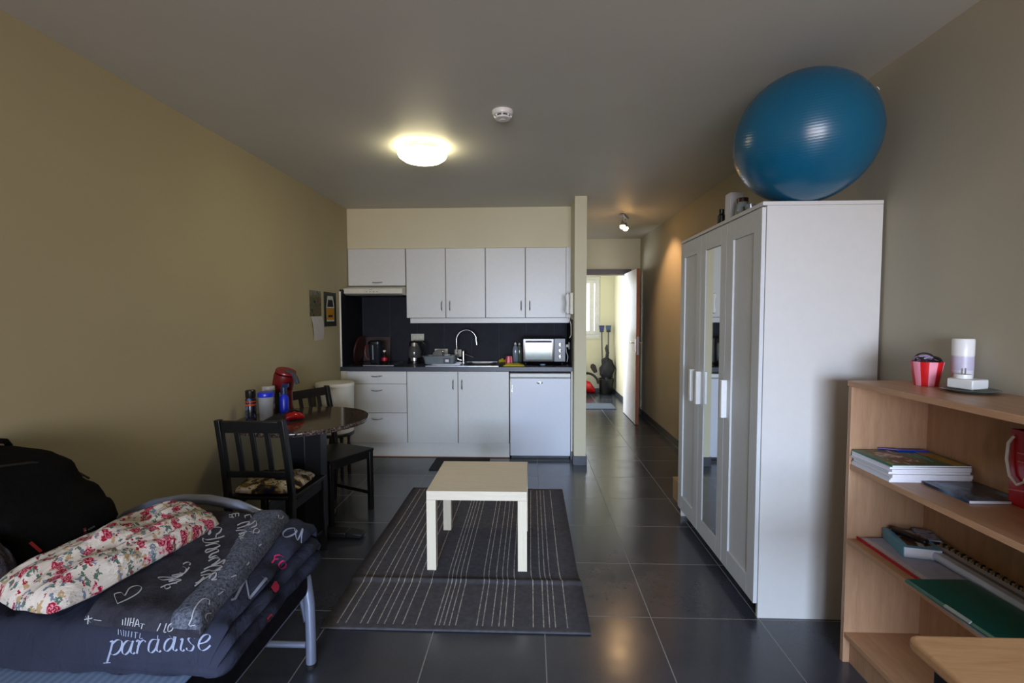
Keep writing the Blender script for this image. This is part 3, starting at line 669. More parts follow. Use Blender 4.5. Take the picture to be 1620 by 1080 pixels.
tag(B().box(-.055, .055, -.014, .014, 0, .004).rot(R(-8), 'Z', (0, 0, 0)).move((1.47, 1.925, zt)).done('ruler', simple('bright blue plastic', (24, 60, 196), .3), bevel=.001), 'bright blue ruler lying on the back of the magazine stack', 'ruler')
b = B(); b.cyl((1.36, 1.948, zt+.004), (1.42, 1.922, zt+.004), .0035); tag(b.done('pencil', simple('violet pencil', (92, 70, 130), .4)), 'thin violet pencil lying at the back edge of the stack', 'pencil')
dm = magazine('dark blue glossy booklet with white edges on the shelf beside the stack', 1.362, 1.540, 1.545, 1.722, .8105, .820, cover_mat('dark blue cover', [(14, 24, 38), (24, 46, 74), (92, 128, 160)], 9, 2, (1, .5, 1)), 0, 'booklet')
dm['category'] = 'booklet'
# red gift bag
gb = thing('gift_bag', 'glossy red paper bag with white rope handle on the shelf', 'bag', (1.512, 1.41, .8105))
b = B(); o_ = [(-.022, -.14), (.022, -.14), (.022, .148), (-.022, .148)]
b.loft([[(x, y, 0) for x, y in o_], [(x*1.05, y, .235) for x, y in o_], [(x*.93, y*.985, .235) for x, y in o_], [(x*.85, y*.98, .004) for x, y in o_]]); b.done('bag_body', simple('gloss red paper', (176, 12, 26), .2), gb, bevel=.001)
b = B(); P_ = [(-.026, .135, .215), (-.034, .144, .19), (-.036, .145, .14), (-.034, .135, .09), (-.033, .112, .07), (-.034, .090, .085), (-.034, .075, .13), (-.030, .065, .19), (-.026, .060, .215)]
b.tube(P_, .0042, 8); b.done('rope_handle', M_whitep, gb)
b = B(); b.obox((-.0245, .145, .045), (-.0245, -.10, .09), .002, .004, up=(0, 0, 1))
b.obox((-.0245, .125, .165), (-.0245, .02, .175), .002, .003, up=(0, 0, 1)); b.obox((-.0245, .122, .14), (-.0245, .02, .147), .002, .003, up=(0, 0, 1)); b.done('foil_lines', simple('rose foil', (214, 110, 110), .3), gb)
# lower shelf
fo = thing('folder', 'red cardboard folder with papers beneath the green folder', 'folder', (1.41, 1.745, .5105), R(0))
b = B(); b.box(-.115, .115, -.19, .205, 0, .002); b.box(-.118, -.115, -.19, .205, 0, .010); b.done('cover', simple('crimson card', (176, 20, 38), .45), fo)
bx('paper', -.104, .112, -.187, .200, .0022, .0058, simple('pinkish paper', (206, 190, 198), .7), fo)
bx('paper', -.085, .114, -.189, .190, .006, .0095, simple('lavender paper', (170, 172, 196), .6), fo)
bk = thing('book', 'light blue paperback with cover photo lying on the red folder', 'book', (1.422, 1.85, .5206), R(-14))
b = B(); b.box(-.052, .062, -.082, .082, .001, .037); b.done('pages', M_paper, bk)
b = B(); b.box(-.054, .064, -.084, .084, .0372, .0385); b.box(-.054, .064, -.084, .084, 0, .001); b.box(-.0555, -.054, -.084, .084, 0, .0385); b.done('cover', simple('sky blue cover', (96, 168, 204), .3), bk)
bx('cover_photo', -.035, .045, -.065, .07, .0386, .0388, mphoto, bk)
b = B(); b.obox((1.404, 1.912, .568), (1.446, 1.800, .568), .026, .016); tag(b.done('glasses_case', M_blackp, bevel=.005), 'slim black case lying across the blue paperback', 'case')
tag(B().box(-.03, .03, -.05, .05, 0, .004).rot(R(-20), 'Z', (0, 0, 0)).move((1.500, 1.875, .5605)).done('leaflet', cover_mat('leaflet print', [(70, 96, 140), (160, 180, 210), (60, 66, 84)], 40, 5)), 'small blue printed leaflet behind the slim black case', 'leaflet')
rb = thing('ring_binder', 'long white binder with rounded spine beside the spiral notebook', 'binder', (1.475, 1.47, .5206))
b = B(); b.loft([[(-.03+.012*abs(math.cos(t)) if False else x, y, z) for x, z in ((-.036, .004), (-.041, .016), (-.036, .030), (.026, .030), (.026, .0))] for y in (-.30, .30)]); b.done('binder_cover', simple('pearl plastic', (190, 198, 222), .3), rb, bevel=.002)
bx('grey_band', -.012, .004, -.298, .298, .0302, .0306, simple('mauve grey band', (120, 118, 134), .4), rb)
sn = thing('spiral_notebook', 'spiral bound notebook against the back of the shelf', 'notebook', (1.5195, 1.50, .5206))
bx('pages', -.0165, .010, -.33, .33, 0, .026, M_paper, sn); b = B()
for i in range(52):
    y = -.32+.0126*i; b.tube(arcpts((-.001, y, .028), (1, 0, 0), (0, .3, 1), .0078, 0, 2*PI, 8), .0028, 5, mi=i % 2)
b.done('spiral', [M_blackp, simple('brass wire', (150, 130, 84), .4)], sn)
gf = thing('folder', 'dark green folder with a clear spine window at the shelf edge', 'folder', (1.352, 1.36, .5225), R(3))
b = B(); b.loft([[(x, y, z) for x, z in ((-.118, .002), (-.124, .009), (-.117, .0165), (.085, .0125), (.085, .0))] for y in (-.27, .245)]); b.done('cover', simple('teal green card', (8, 92, 84), .3), gf, bevel=.0015)
b = B(); b.obox((-.1215, .10, .0145), (-.1215, .02, .0145), .006, .010, up=(1, 0, .9)); b.done('spine_label', simple('grey label window', (150, 160, 156), .3), gf)
b = B(); b.prism([(1.262, 1.30), (1.40, 1.30), (1.40, 1.56), (1.275, 1.62)], .5108, .5122) if False else b.box(1.244, 1.30, 1.20, 1.52, .5104, .5108); b.box(1.250, 1.30, 1.15, 1.44, .5110, .5114)
tag(b.done('loose_papers', M_paper), 'loose white sheets sticking out under the green folder', 'paper', kind='stuff')

# ------------------------------------------------------------------ desk
dk = thing('desk', 'maple topped desk with black legs, nearest to the viewer', 'desk', (1.165, .60, 0))
b = B(); b.prism([(-.393+.02, .408), (-.388, .403), (-.393, .388), (-.393, -.40), (.385, -.40), (.385, .408)], .712, .74); b.done('tabletop', M_desk, dk, bevel=.008, seg=4)
for x in (-.335, .34):
    for y in (-.34, .35): bx('leg', x-.025, x+.025, y-.025, y+.025, 0, .7115, M_blackp, dk, bevel=.003)
bx('frame_rail', -.31, .315, .34, .36, .66, .7115, M_blackp, dk)
bx('frame_rail', -.345, -.325, -.315, .325, .66, .7115, M_blackp, dk)

# ------------------------------------------------------------------ round table
rt = thing('round_table', 'round table with polished dark granite top on a black pedestal', 'table', (-1.452, 3.03, 0))
def granite():
    n = N('polished granite'); v = n.co(); vo = n.new('ShaderNodeTexVoronoi'); vo.inputs['Scale'].default_value = 95; n.link(v, vo.inputs[0])
    f = n.noise(v, 60, 6, .7); k = n.math('ADD', n.math('MULTIPLY', f, .65), n.math('MULTIPLY', vo.outputs['Distance'], .4))
    return n.base(n.ramp(k, [(.35, srgb((24, 20, 20))), (.5, srgb((56, 46, 42))), (.62, srgb((92, 78, 70))), (.75, srgb((120, 112, 108)))]), .12, 0, .6)
b = B(); b.lathe([(.385, .722), (.400, .726), (.404, .735), (.402, .746), (.398, .750)], n=96); b.done('granite_top', granite(), rt)
b = B(); b.lathe([(.30, .70), (.30, .7215)], n=48); b.done('under_plate', M_black, rt)
pb = simple('black pedestal laminate', (20, 23, 31), .45)
o_ = [(.032+.125*math.cos(R(22.5+45*i)), -.045+.125*math.sin(R(22.5+45*i))) for i in range(8)]
b = B(); b.prism(o_, .05, .6995); b.done('column', pb, rt, bevel=.002)
for i in range(4):
    a = i*PI/2; q = Vector((math.cos(a), math.sin(a), 0)); c = Vector((.032, -.045, 0)); rr = .36
    b = B(); b.obox(c+q*.02+Vector((0, 0, .034)), c+q*rr*.72+Vector((0, 0, .030)), .09, .03, h2=.03, w2=.09); b.obox(c+q*rr*.72+Vector((0, 0, .03)), c+q*rr+Vector((0, 0, .020)), .09, .03, w2=.075, h2=.022)
    b.lathe([(.018, 0), (.018, .012)], c+q*(rr-.04), n=12); b.done('foot', M_black, rt, bevel=.004)
# ------------------------------------------------------------------ chairs
def make_chair(name, label):
    t = thing(name, label, 'chair')
    b = B(); b.prism([(-.195, .19), (.195, .19), (.175, -.175), (-.175, -.175)], .428, .448); b.done('seat', M_black, t, bevel=.004)
    for s in (-1, 1):
        b = B(); b.obox((s*.178, .168, 0), (s*.176, .168, .4275), .032, .034); b.done('leg', M_black, t, bevel=.003)
        b = B(); P = [(s*.172, -.215, 0), (s*.172, -.188, .30), (s*.172, -.188, .47), (s*.168, -.215, .66), (s*.164, -.258, .875)]
        b.loft([[(x+i*.014, y+j*.018, z) for i, j in ((-1, -1), (1, -1), (1, 1), (-1, 1))] for x, y, z in P]); b.done('back_post', M_black, t, bevel=.003)
        b = B(); b.obox((s*.172, -.172, .12), (s*.178, .15, .12), .016, .024); b.done('stretcher', M_black, t, bevel=.002)
        b = B(); b.obox((s*.165, -.17, .40), (s*.176, .152, .40), .018, .05); b.done('apron', M_black, t, bevel=.002)
    b = B(); b.obox((-.16, .170, .405), (.16, .170, .405), .018, .046); b.done('apron', M_black, t, bevel=.002)
    b = B(); b.obox((-.158, -.188, .22), (.158, -.188, .22), .016, .026); b.done('stretcher', M_black, t, bevel=.002)
    b = B(); b.obox((-.152, -.250, .838), (.152, -.250, .838), .020, .062, up=(0, -.18, 1)); b.done('top_rail', M_black, t, bevel=.003)
    b = B(); b.obox((-.156, -.202, .578), (.156, -.202, .578), .020, .034); b.done('lower_rail', M_black, t, bevel=.003)
    for x in (-.078, 0, .078):
        b = B(); b.loft([[(x+i*.013, y+j*.006, z) for i, j in ((-1, -1), (1, -1), (1, 1), (-1, 1))] for y, z in ((-.203, .59), (-.214, .66), (-.244, .81))]); b.done('slat', M_black, t, bevel=.0015)
    return t
def dup(root, label):
    r = root.copy(); COL.objects.link(r); r['label'] = label
    for ch in root.children:
        c = ch.copy(); COL.objects.link(c); c.parent = r
    return r
ch = make_chair('dining_chair', 'black slatted dining chair with a floral seat cushion beside the bed')
ch.location = (-1.425, 2.655, 0); ch.rotation_euler.z = R(0)
c2 = dup(ch, 'black slatted dining chair with bare seat, behind the round table')
c2.location = (-1.395, 3.36, 0); c2.rotation_euler.z = R(-90-27)
# cushion
def pillow(name, label, cat, c, hx, hy, hz, m, rot=(0, 0, 0), amp=.012, seed=0, nsc=7, exp=3.5, parent=None):
    b = B(); n = 44; bm = b.bm; top = {}; q = Matrix.Rotation(rot[2], 3, 'Z') @ Matrix.Rotation(rot[1], 3, 'Y') @ Matrix.Rotation(rot[0], 3, 'X')
    def P(u, v, s):
        e = max(0, (1-abs(u)**exp))*max(0, (1-abs(v)**exp)); e = e**.5
        k = 1-.10*(abs(u)**2)*(abs(v)**2); w = amp*(nz((u, v, s), nsc*.35, seed) + .5*nz((u, v*.6, s), nsc, seed+5))
        return Vector(c) + q @ Vector((u*hx*k, v*hy*k, (hz if s > 0 else -hz*.3)*e + w*(.3+e)*(1 if s > 0 else .3)))
    for s in (1, -1):
        for i in range(n+1):
            for j in range(n+1):
                edge = i in (0, n) or j in (0, n)
                if s == -1 and edge: top[(s, i, j)] = top[(1, i, j)]; continue
                top[(s, i, j)] = bm.verts.new(P(-1+2*i/n, -1+2*j/n, s))
        for i in range(n):
            for j in range(n):
                f = [top[(s, i, j)], top[(s, i+1, j)], top[(s, i+1, j+1)], top[(s, i, j+1)]]
                bm.faces.new(f if s == 1 else f[::-1])
    return tag(b.done(name, m, parent, smooth=85), label, cat)
def foliage_print():
    n = N('cushion print'); v = n.co(); f = n.noise(v, 7.5, 3, .5, 1.2); g = n.noise(n.co(loc=(4, 2, 0)), 24, 4, .7, 2)
    a = n.ramp(f, [(.40, srgb((30, 34, 68))), (.47, srgb((96, 78, 34))), (.53, srgb((200, 184, 150))), (.64, srgb((232, 226, 220)))])
    k = n.ramp(g, [(.53, (0, 0, 0)), (.58, (1, 1, 1))]); col = n.mix(k, a, srgb((66, 54, 34)))
    n.bump(g, .3, .003); return n.base(col, .9, 0, .1)
pillow('seat_cushion', 'navy, gold and cream patterned cushion on the front dining chair', 'cushion', (-1.43, 2.645, .464), .172, .165, .045, foliage_print(), amp=.012, seed=4)
# ------------------------------------------------------------------ things on the round table
TZ = .7505
ae = thing('aerosol_can', 'black aerosol can with orange bands at the wall side of the table', 'can', (-1.765, 2.985, TZ))
b = B(); b.lathe([(.030, 0), (.031, .003), (.031, .128), (.024, .138)], n=28); b.done('can_body', cover_mat('can print', [(18, 16, 20), (40, 34, 48), (96, 120, 150)], 30, 3, (1, 1, 1)), ae)
b = B(); b.lathe([(.029, .139), (.030, .142), (.030, .182), (.026, .187)], n=28); b.done('cap', M_blackp, ae)
b = B(); b.lathe([(.0316, .112), (.0316, .119)], n=28, cap=False); b.lathe([(.0316, .090), (.0316, .101)], n=28, cap=False); b.done('orange_band', simple('orange band', (190, 74, 24), .3), ae)
cn = thing('coffee_tin', 'brown and cream tin standing behind the aerosol can', 'tin', (-1.72, 3.115, TZ))
b = B(); b.lathe([(.038, 0), (.038, .165)], n=28); b.done('tin_body', cover_mat('tin print', [(84, 48, 36), (126, 88, 66), (214, 200, 186)], 18, 6), cn)
b = B(); b.lathe([(.040, .1655), (.040, .19), (.035, .194)], n=28); b.done('lid', simple('frosted lid', (160, 156, 150), .4), cn)
tb = thing('food_container', 'tall translucent container with a blue lid on the table', 'container', (-1.655, 2.965, TZ))
b = B(); b.lathe([(.036, 0), (.038, .004), (.044, .148)], n=32); b.done('container_body', simple('frosted plastic', (150, 150, 150), .25), tb)
b = B(); b.lathe([(.047, .1485), (.048, .152), (.048, .172), (.044, .178)], n=32); b.done('lid', M_blue, tb)
sb2 = thing('spray_bottle', 'dark blue spray bottle behind the blue lidded container', 'bottle', (-1.62, 3.12, TZ))
b = B(); b.lathe([(.028, 0), (.029, .004), (.029, .115), (.018, .135), (.016, .14)], n=24); b.done('bottle_body', M_blue, sb2)
b = B(); b.lathe([(.020, .1405), (.020, .185), (.014, .19)], n=20); b.box(-.01, .032, -.008, .008, .186, .208); b.done('spray_head', M_navy, sb2)
cm = thing('coffee_maker', 'red drum topped coffee maker with a dark curved arm', 'coffee maker', (-1.70, 3.255, TZ))
b = B(); b.lathe([(.05, 0), (.052, .01), (.045, .06), (.05, .18)], n=28); b.warp(lambda v: Vector((v.x-.03*v.z/.18, v.y*.9, v.z))); b.done('stand', simple('dark green plastic', (20, 42, 36), .35), cm)
b = B(); b.lathe([(.060, 0), (.066, .01), (.070, .10), (.066, .118), (.03, .124)], (-.005, 0, .15), (.34, -.15, 1), 36); b.done('drum', M_dred, cm)
b = B(); b.lathe([(.064, 0), (.067, .006), (.064, .014), (.02, .018)], (.036, -.018, .268), (.34, -.15, 1), 36); b.done('drum_lid', simple('red lid', (120, 22, 28), .3), cm)
b = B(); b.loft([[(x+i*.010, y+j*.014, z+i*.004) for i, j in ((-1, -1), (1, -1), (1, 1), (-1, 1))] for x, y, z in ((.045, -.03, .285), (.085, -.035, .270), (.115, -.04, .235), (.130, -.045, .195))]); b.done('arm', M_dgrey, cm, bevel=.003)
b = B(); b.lathe([(.032, 0), (.034, .13)], (.045, -.02, .02), (0, 0, 1), 24); b.done('water_column', M_dred, cm)
hv = thing('handheld_vacuum', 'glossy red handheld vacuum with a dark wedge nozzle', 'vacuum', (-1.500, 2.950, TZ), R(40))
b = B(); rings = []
for x, w, h in ((-.03, .030, .03), (-.015, .036, .044), (.02, .040, .050), (.055, .036, .044), (.078, .024, .030), (.086, .010, .014)):
    rings.append([(x, w*math.cos(2*PI*i/20), .006+h/2+h/2*math.sin(2*PI*i/20)) for i in range(20)])
b.loft(rings); b.done('motor_body', M_red, hv)
b = B(); b.loft([[(x, w*s1, .003+(h if s2 else 0)) for s1, s2 in ((-1, 0), (1, 0), (.8, 1), (-.8, 1))] for x, w, h in ((-.145, .030, .014), (-.09, .034, .036), (-.031, .034, .046))]); b.done('nozzle', M_rubber, hv, bevel=.004)
b = B(); b.tube([(-.02, .0, .046), (-.005, 0, .062), (.03, 0, .064), (.06, 0, .05)], .006, 8); b.done('handle', M_blackp, hv)

# ------------------------------------------------------------------ wall prints
cal = thing('calendar', 'small photo calendar with a white date pad on the wall', 'calendar', (XL, 4.17, 1.40))
bx('photo_sheet', .001, .004, -.105, .115, .0, .22, cover_mat('calendar photo', [(40, 38, 34), (110, 104, 92), (70, 96, 48), (140, 80, 84)], 26, 8), cal)
b = B(); b.loft([[(.004+.010*math.sin(k*1.2), y, .0+z) for y, z in ((-.085+.02*k, -.005-.07*k), (.135+.01*k, .0-.07*k))] + [(.0025+.010*math.sin(k*1.2), y, .0+z) for y, z in ((.135+.01*k, .0-.07*k), (-.085+.02*k, -.005-.07*k))] for k in range(4)]); b.done('date_pad', simple('date paper', (188, 184, 182), .8), cal)
ps = thing('poster', 'dark green print of a white and yellow car on the wall', 'poster', (XL, 4.485, 1.465))
bx('sheet', .001, .004, -.135, .135, -.16, .155, simple('dark green print', (34, 44, 30), .5), ps)
b = B(); f = lambda y, z, x: (x, y, z)
b.prism([(-.085, -.115), (.085, -.115), (.09, .02), (.06, .12), (-.06, .12), (-.09, .02)], .0042, .0046, f=f)
b.prism([(-.082, -.10), (.082, -.10), (.086, .01), (-.086, .01)], .0047, .0050, mi=1, f=f)
b.prism([(-.07, .02), (.07, .02), (.05, .085), (-.05, .085)], .0047, .0050, mi=2, f=f)
b.prism([(-.05, -.075), (.05, -.075), (.05, -.055), (-.05, -.055)], .0051, .0053, mi=2, f=f)
b.done('printed_car', [simple('print white', (196, 194, 186), .5), simple('print yellow', (186, 130, 16), .5), simple('print black', (36, 38, 44), .5)], ps)
# bin by the drawers
st = thing('side_stool', 'dark round stool with turned legs carrying the white bin', 'stool', (-1.694, 4.13, 0))
b = B(); b.lathe([(.150, .375), (.155, .380), (.155, .395), (.150, .40)], n=40); b.done('seat', M_black, st)
for i in range(4):
    a = R(45+90*i); b = B(); b.lathe([(.012, 0), (.016, .03), (.013, .10), (.019, .16), (.012, .20), (.018, .26), (.012, .30), (.017, .374)], (.115*math.cos(a), .115*math.sin(a), 0), n=14); b.done('leg', M_black, st)
wb = thing('storage_tub', 'white cylindrical tub with lid standing on the dark round stool', 'tub', (-1.694, 4.13, .401))
b = B(); b.lathe([(.145, 0), (.150, .006), (.158, .40)], n=48); b.done('tub_body', simple('white bin plastic', (212, 210, 200), .4, var=.02), wb)
b = B(); b.lathe([(.162, .4005), (.163, .415), (.158, .428), (.10, .434), (.0005, .436)], n=48, cap=False); b.done('lid', simple('white bin lid', (220, 218, 208), .4, var=.02), wb)
# wooden box behind wardrobe
cr = thing('wooden_box', 'small pale wooden box on the floor behind the wardrobe', 'box', (1.26, 3.60, 0))
b = B(); b.box(-.17, .17, -.14, -.128, .0, .15); b.box(-.17, .17, .128, .14, 0, .15); b.box(-.17, -.158, -.128, .128, 0, .15); b.box(.158, .17, -.128, .128, 0, .15); b.box(-.158, .158, -.128, .128, 0, .012); b.done('box_walls', wood('pale pine', (176, 142, 96), (200, 168, 120), 'Y'), cr, bevel=.001)
bx('box_lid', -.172, .172, -.142, .142, .1505, .160, wood('pine lid', (180, 146, 100), (204, 172, 124), 'Y'), cr, bevel=.001)

# ------------------------------------------------------------------ vestibule
tag(B().prism([(.50, 7.28), (1.27, 7.28), (1.27, 7.74), (.50, 7.74)], 0, .008).done('doormat', simple('blue grey mat', (70, 82, 98), .9, bump=.5)), 'blue grey doormat on the tiles beyond the open door', 'doormat')
bu = thing('bucket', 'black bucket holding brooms in the vestibule corner', 'bucket', (1.335, 8.70, 0))
b = B(); b.lathe([(.105, 0), (.11, .01), (.135, .27), (.142, .272), (.142, .282), (.130, .282), (.10, .02), (.0005, .02)], n=32, cap=False); b.done('bucket_body', M_blackp, bu)
b = B(); b.lathe([(.09, .15), (.12, .20), (.125, .30), (.11, .38), (.085, .45), (.04, .485), (.01, .49)], (0.02, 0, .08), n=20); b.warp(lambda v: v + Vector((.05*nz(v, 9, 1)-.01, .03*nz(v, 9, 2), .05*nz(v, 9, 3))))
tag(b.move((1.335, 8.70, .12-.05)).done('mop_head_cover', simple('black dust sheet', (18, 18, 24), .8)), 'black cloth bundle stuffed into the bucket', 'cloth')
def broom(name, label, x, head, tilt, m):
    t = thing(name, label, 'broom', (x, 8.74, .03))
    b = B(); b.cyl((0, 0, 0), (tilt, .03, 1.07), .012, n=10); b.done('stick', M_dgrey, t)
    b = B(); b.box(tilt-.036, tilt+.036, .01, .06, 1.07, 1.11); b.done('head_block', m, t, bevel=.01)
    b = B(); b.loft([[(tilt+i*w, .035+j*.03, z) for i, j in ((-1, -1), (1, -1), (1, 1), (-1, 1))] for w, z in ((.036, 1.11), (.045, 1.19))]); b.done('bristles', simple('blue bristles', head, .8), t)
broom('broom', 'broom with pale blue bristles standing head up in the bucket', 1.285, (44, 54, 92), -.025, M_navy)
broom('broom', 'broom with grey blue bristles leaning nearest the vestibule corner', 1.375, (58, 76, 104), .005, M_blackp)
b = B(); b.tube([(1.34, 8.67, .88), (1.325, 8.66, .82), (1.35, 8.65, .74), (1.33, 8.65, .66), (1.345, 8.66, .56)], [.012, .026, .030, .022, .016], 8)
tag(b.done('umbrella', simple('black umbrella', (24, 22, 26), .7)), 'slim black umbrella hooked on the broom stick', 'umbrella')
b = B(); b.loft([[(1.19+x, 8.70+y, z) for x, y in rrect(w, .06, .02)] for z, w in ((.40, .06), (.47, .09), (.52, .10), (.56, .05))]); b.rot(R(-25), 'Y', (1.2, 8.7, .30))
tag(b.done('brush_head', simple('dark brown brush', (44, 34, 34), .8)), 'dark brush head poking out left of the bucket', 'brush')
vc = thing('vacuum_cleaner', 'red vacuum cleaner with a black curved hose', 'vacuum cleaner', (.985, 8.64, 0))
b = B(); rings = []
for x, w, h in ((-.18, .04, .06), (-.15, .11, .17), (-.05, .135, .23), (.06, .12, .20), (.13, .07, .10), (.15, .03, .04)):
    rings.append([(x, w*math.cos(2*PI*i/24), .03+h/2+h/2*math.sin(2*PI*i/24)) for i in range(24)])
b.loft(rings); b.done('vacuum_body', M_red, vc)
b = B(); b.tube([tuple(p) for p in arcpts((.0, -.02, .18), (-1, 0, 0), (0, 0, 1), .20, R(20), R(175), 16)] , .021, 10); b.done('hose', M_blackp, vc)
for s in (-1, 1): b = B(); b.cyl((-.08, s*.135, .06), (-.08, s*.155, .06), .06, n=24); b.done('wheel', M_dgrey, vc)
b = B(); b.tube([(.10, .02, .10), (.13, .03, .05), (.155, .03, .03), (.20, .03, .03)], .018, 8); b.done('nozzle', M_blackp, vc)

# ------------------------------------------------------------------ bed
bd = thing('daybed', 'single daybed with a silver tubular end frame against the wall', 'bed', (-1.33, 1.85, 0))
def end_frame(y):
    P = [(.45, 0), (.452, .12), (.45, .26), (.438, .36), (.41, .46), (.36, .545), (.28, .61), (.17, .655), (.05, .676)]
    pts = [(x, y, z) for x, z in P] + [(-x, y, z) for x, z in P[::-1]]
    b = B(); b.tube(pts, .0195, 16); o = b.done('end_frame', M_alu, bd)
    for s in (-1, 1): q = B().lathe([(.021, 0), (.021, .018)], (s*.45, y, 0), n=16).done('rubber_cap', M_rubber, o)
    b = B(); b.cyl((-.432, y, .09), (.432, y, .09), .012); b.done('cross_bar', M_alu, bd)
end_frame(0); end_frame(-2.02)
for s in (-1, 1):
    b = B(); b.cyl((s*.415, -.03, .285), (s*.415, -1.99, .285), .014); b.done('side_rail', M_alu, bd)
    b = B(); b.obox((s*.437, -.012, .20), (s*.430, -.040, .33), .005, .030, up=(0, 1, 0)); b.done('bracket', M_steel, bd, bevel=.001)
    pass
n = N('black mattress fabric'); m_ = n.base(n.ramp(n.noise(n.co(), 30), [(.3, srgb((12, 12, 18))), (.7, srgb((24, 24, 32)))]), .85, 0, .1)
def puff(name, label, cat, x0, x1, y0, y1, z0, z1, m, r=.03, amp=.004, seed=1, parent=None, nsc=6, nx=40, ny=50):
    """soft slab with rounded, slightly rumpled edges"""
    b = B(); sec = []
    def ring(y, e):
        P = []; w = (x1-x0)/2-e; h = (z1-z0)/2-e; cx = (x0+x1)/2; cz = (z0+z1)/2; rr = max(.001, min(r, h)-e*.5)
        base = rrect(2*w, 2*h, min(rr, h*.98), 6)
        out = []
        for i in range(len(base)):
            a = Vector(base[i]).to_3d(); c = Vector(base[(i+1) % len(base)]).to_3d(); k = max(1, int((c-a).length/.022))
            if out is not None:
                out += [a.lerp(c, t/max(1, int(round((c-a).length/((x1-x0)/nx)))) ) for t in range(max(1, int(round((c-a).length/((x1-x0)/nx)))))] if (c-a).length > .05 else [a]
        return [Vector((cx+p.x, y, cz+p.y)) for p in out]
    k = len(ring((y0+y1)/2, 0)); rings = []
    ys = [(y0+r*(1-math.cos(t)), r*(1-math.sin(t))*.8) for t in [PI/2*i/5 for i in range(5)]] + [(y0+r+(y1-y0-2*r)*i/ny, 0) for i in range(ny+1)] + [(y1-r*(1-math.cos(t)), r*(1-math.sin(t))*.8) for t in [PI/2*i/5 for i in range(4, -1, -1)]]
    full = ring(0, 0); cx = (x0+x1)/2; cz = (z0+z1)/2
    for y, e in ys:
        fx = 1-e/((x1-x0)/2); fz = 1-e/((z1-z0)/2)
        rg = []
        for p in full:
            v = Vector((cx+(p.x-cx)*fx, y, cz+(p.z-cz)*fz)); w = amp*(nz(v, nsc, seed)+.5*nz(v, nsc*2.7, seed+3)); v += Vector((w*.6, w*.6, w)); rg.append(v)
        rings.append(rg)
    b.loft(rings); o = b.done(name, m, parent, smooth=80)
    return tag(o, label, cat) if label else o
mt = puff('mattress', None, None, -.46, .455, -1.98, -.015, .305, .448, m_, r=.02, amp=.003, parent=bd)
tag(mt, 'black mattress')
n = N('blue striped sheet'); s = n.new('ShaderNodeTexWave', bands_direction='X'); s.inputs['Scale'].default_value = 14; s.inputs['Distortion'].default_value = .6; n.link(n.co(), s.inputs[0])
m_ = n.base(n.ramp(s.outputs['Fac'], [(.3, srgb((120, 146, 184))), (.7, srgb((138, 162, 198)))]), .85, 0, .15)
sh = puff('bed_sheet', 'pale blue striped sheet showing at the edge of the bed', 'sheet', -1.80, -.895, -.10, 1.80, .449, .460, m_, r=.006, amp=.0015)

# duvet: folded, layers showing along the room side
def duvet():
    n = N('blue grey duvet cotton'); v = n.co(); f = n.noise(v, 5, 4); g = n.noise(n.co(scale=(1, .45, .45), rot=(0, 0, R(24))), 16, 4, .55, .6); n.bump(g, .75, .02)
    m = n.base(n.ramp(f, [(.3, srgb((41, 45, 60))), (.7, srgb((51, 55, 72)))]), .85, 0, .15)
    prof = [(-1.83, .465), (-1.5, .465), (-1.2, .465), (-1.0, .465), (-.90, .462), (-.86, .452), (-.825, .448), (-.798, .458), (-.788, .478), (-.800, .498), (-.83, .507), (-.875, .508), (-.83, .514), (-.796, .522), (-.784, .538), (-.796, .554), (-.83, .563), (-.872, .564), (-.84, .569), (-.815, .577), (-.806, .593), (-.816, .611), (-.85, .624), (-.90, .629), (-.97, .630), (-1.05, .630), (-1.15, .631), (-1.25, .631), (-1.35, .631), (-1.45, .63), (-1.55, .63), (-1.65, .628), (-1.75, .622), (-1.82, .61), (-1.845, .58), (-1.85, .53), (-1.845, .48)]
    full = []
    for i in range(len(prof)):
        a = Vector(prof[i]); c = Vector(prof[(i+1) % len(prof)]); k = max(1, int((c-a).length/.02))
        full += [a.lerp(c, t/k) for t in range(k)]
    b = B(); rings = []; y0, y1 = 1.190, 1.815; ny = 44; cz = .52
    st = [(y0 + .05*(1-math.sin(t)), math.cos(t)) for t in [PI/2*i/7 for i in range(7)]]
    ys = [(y0+.05*(1-math.cos(PI/2*i/8)), math.sin(PI/2*i/8)) for i in range(1, 8)] + [(y0+.05+(y1-y0-.09)*i/ny, 1) for i in range(ny+1)] + [(y1-.04*(1-math.cos(PI/2*i/6)), math.sin(PI/2*i/6)) for i in range(5, 0, -1)]
    for y, e in ys:
        e2 = .45+.55*e; zt = -.052*(1-min(1, max(0, (y-1.2)/.6)))
        rg = []
        for p in full:
            z = p[1]; x = p[0]
            if z > .55: z += zt*(z-.55)/.08*.9
            z = .463 + (z-.463)*(.12+.88*e) + .03*(1-e)*(1 if z > .5 else .0)*.3
            xx = x if x < -1.0 else -1.0+(x+1.0)*(.72+.28*e2/1.0)
            fw = (.018*math.sin((y-1.2)*4.2) + .055*max(0, y-1.45))*(1 if x > -1 else 0)
            v = Vector((xx-fw*.4, y, z))
            w = .012*nz((x, y, z), 5, 2)+.010*nz((x*1.6+y*.9, y*.8, z*.6), 12, 7)+.005*nz((x*2.4, y, z), 16, 9)
            up = 1 if z > .475 else (.4 if x > -.9 else .1)
            rg.append(v+Vector((w*1.2 if x > -.95 else 0, w*.8*(1 if y < 1.26 else .2), abs(w)*.2+w*up)))
        rings.append(rg)
    b.loft(rings)
    return tag(b.done('duvet', m, smooth=80), 'blue grey printed duvet folded in layers on the bed', 'duvet')
dv = duvet()
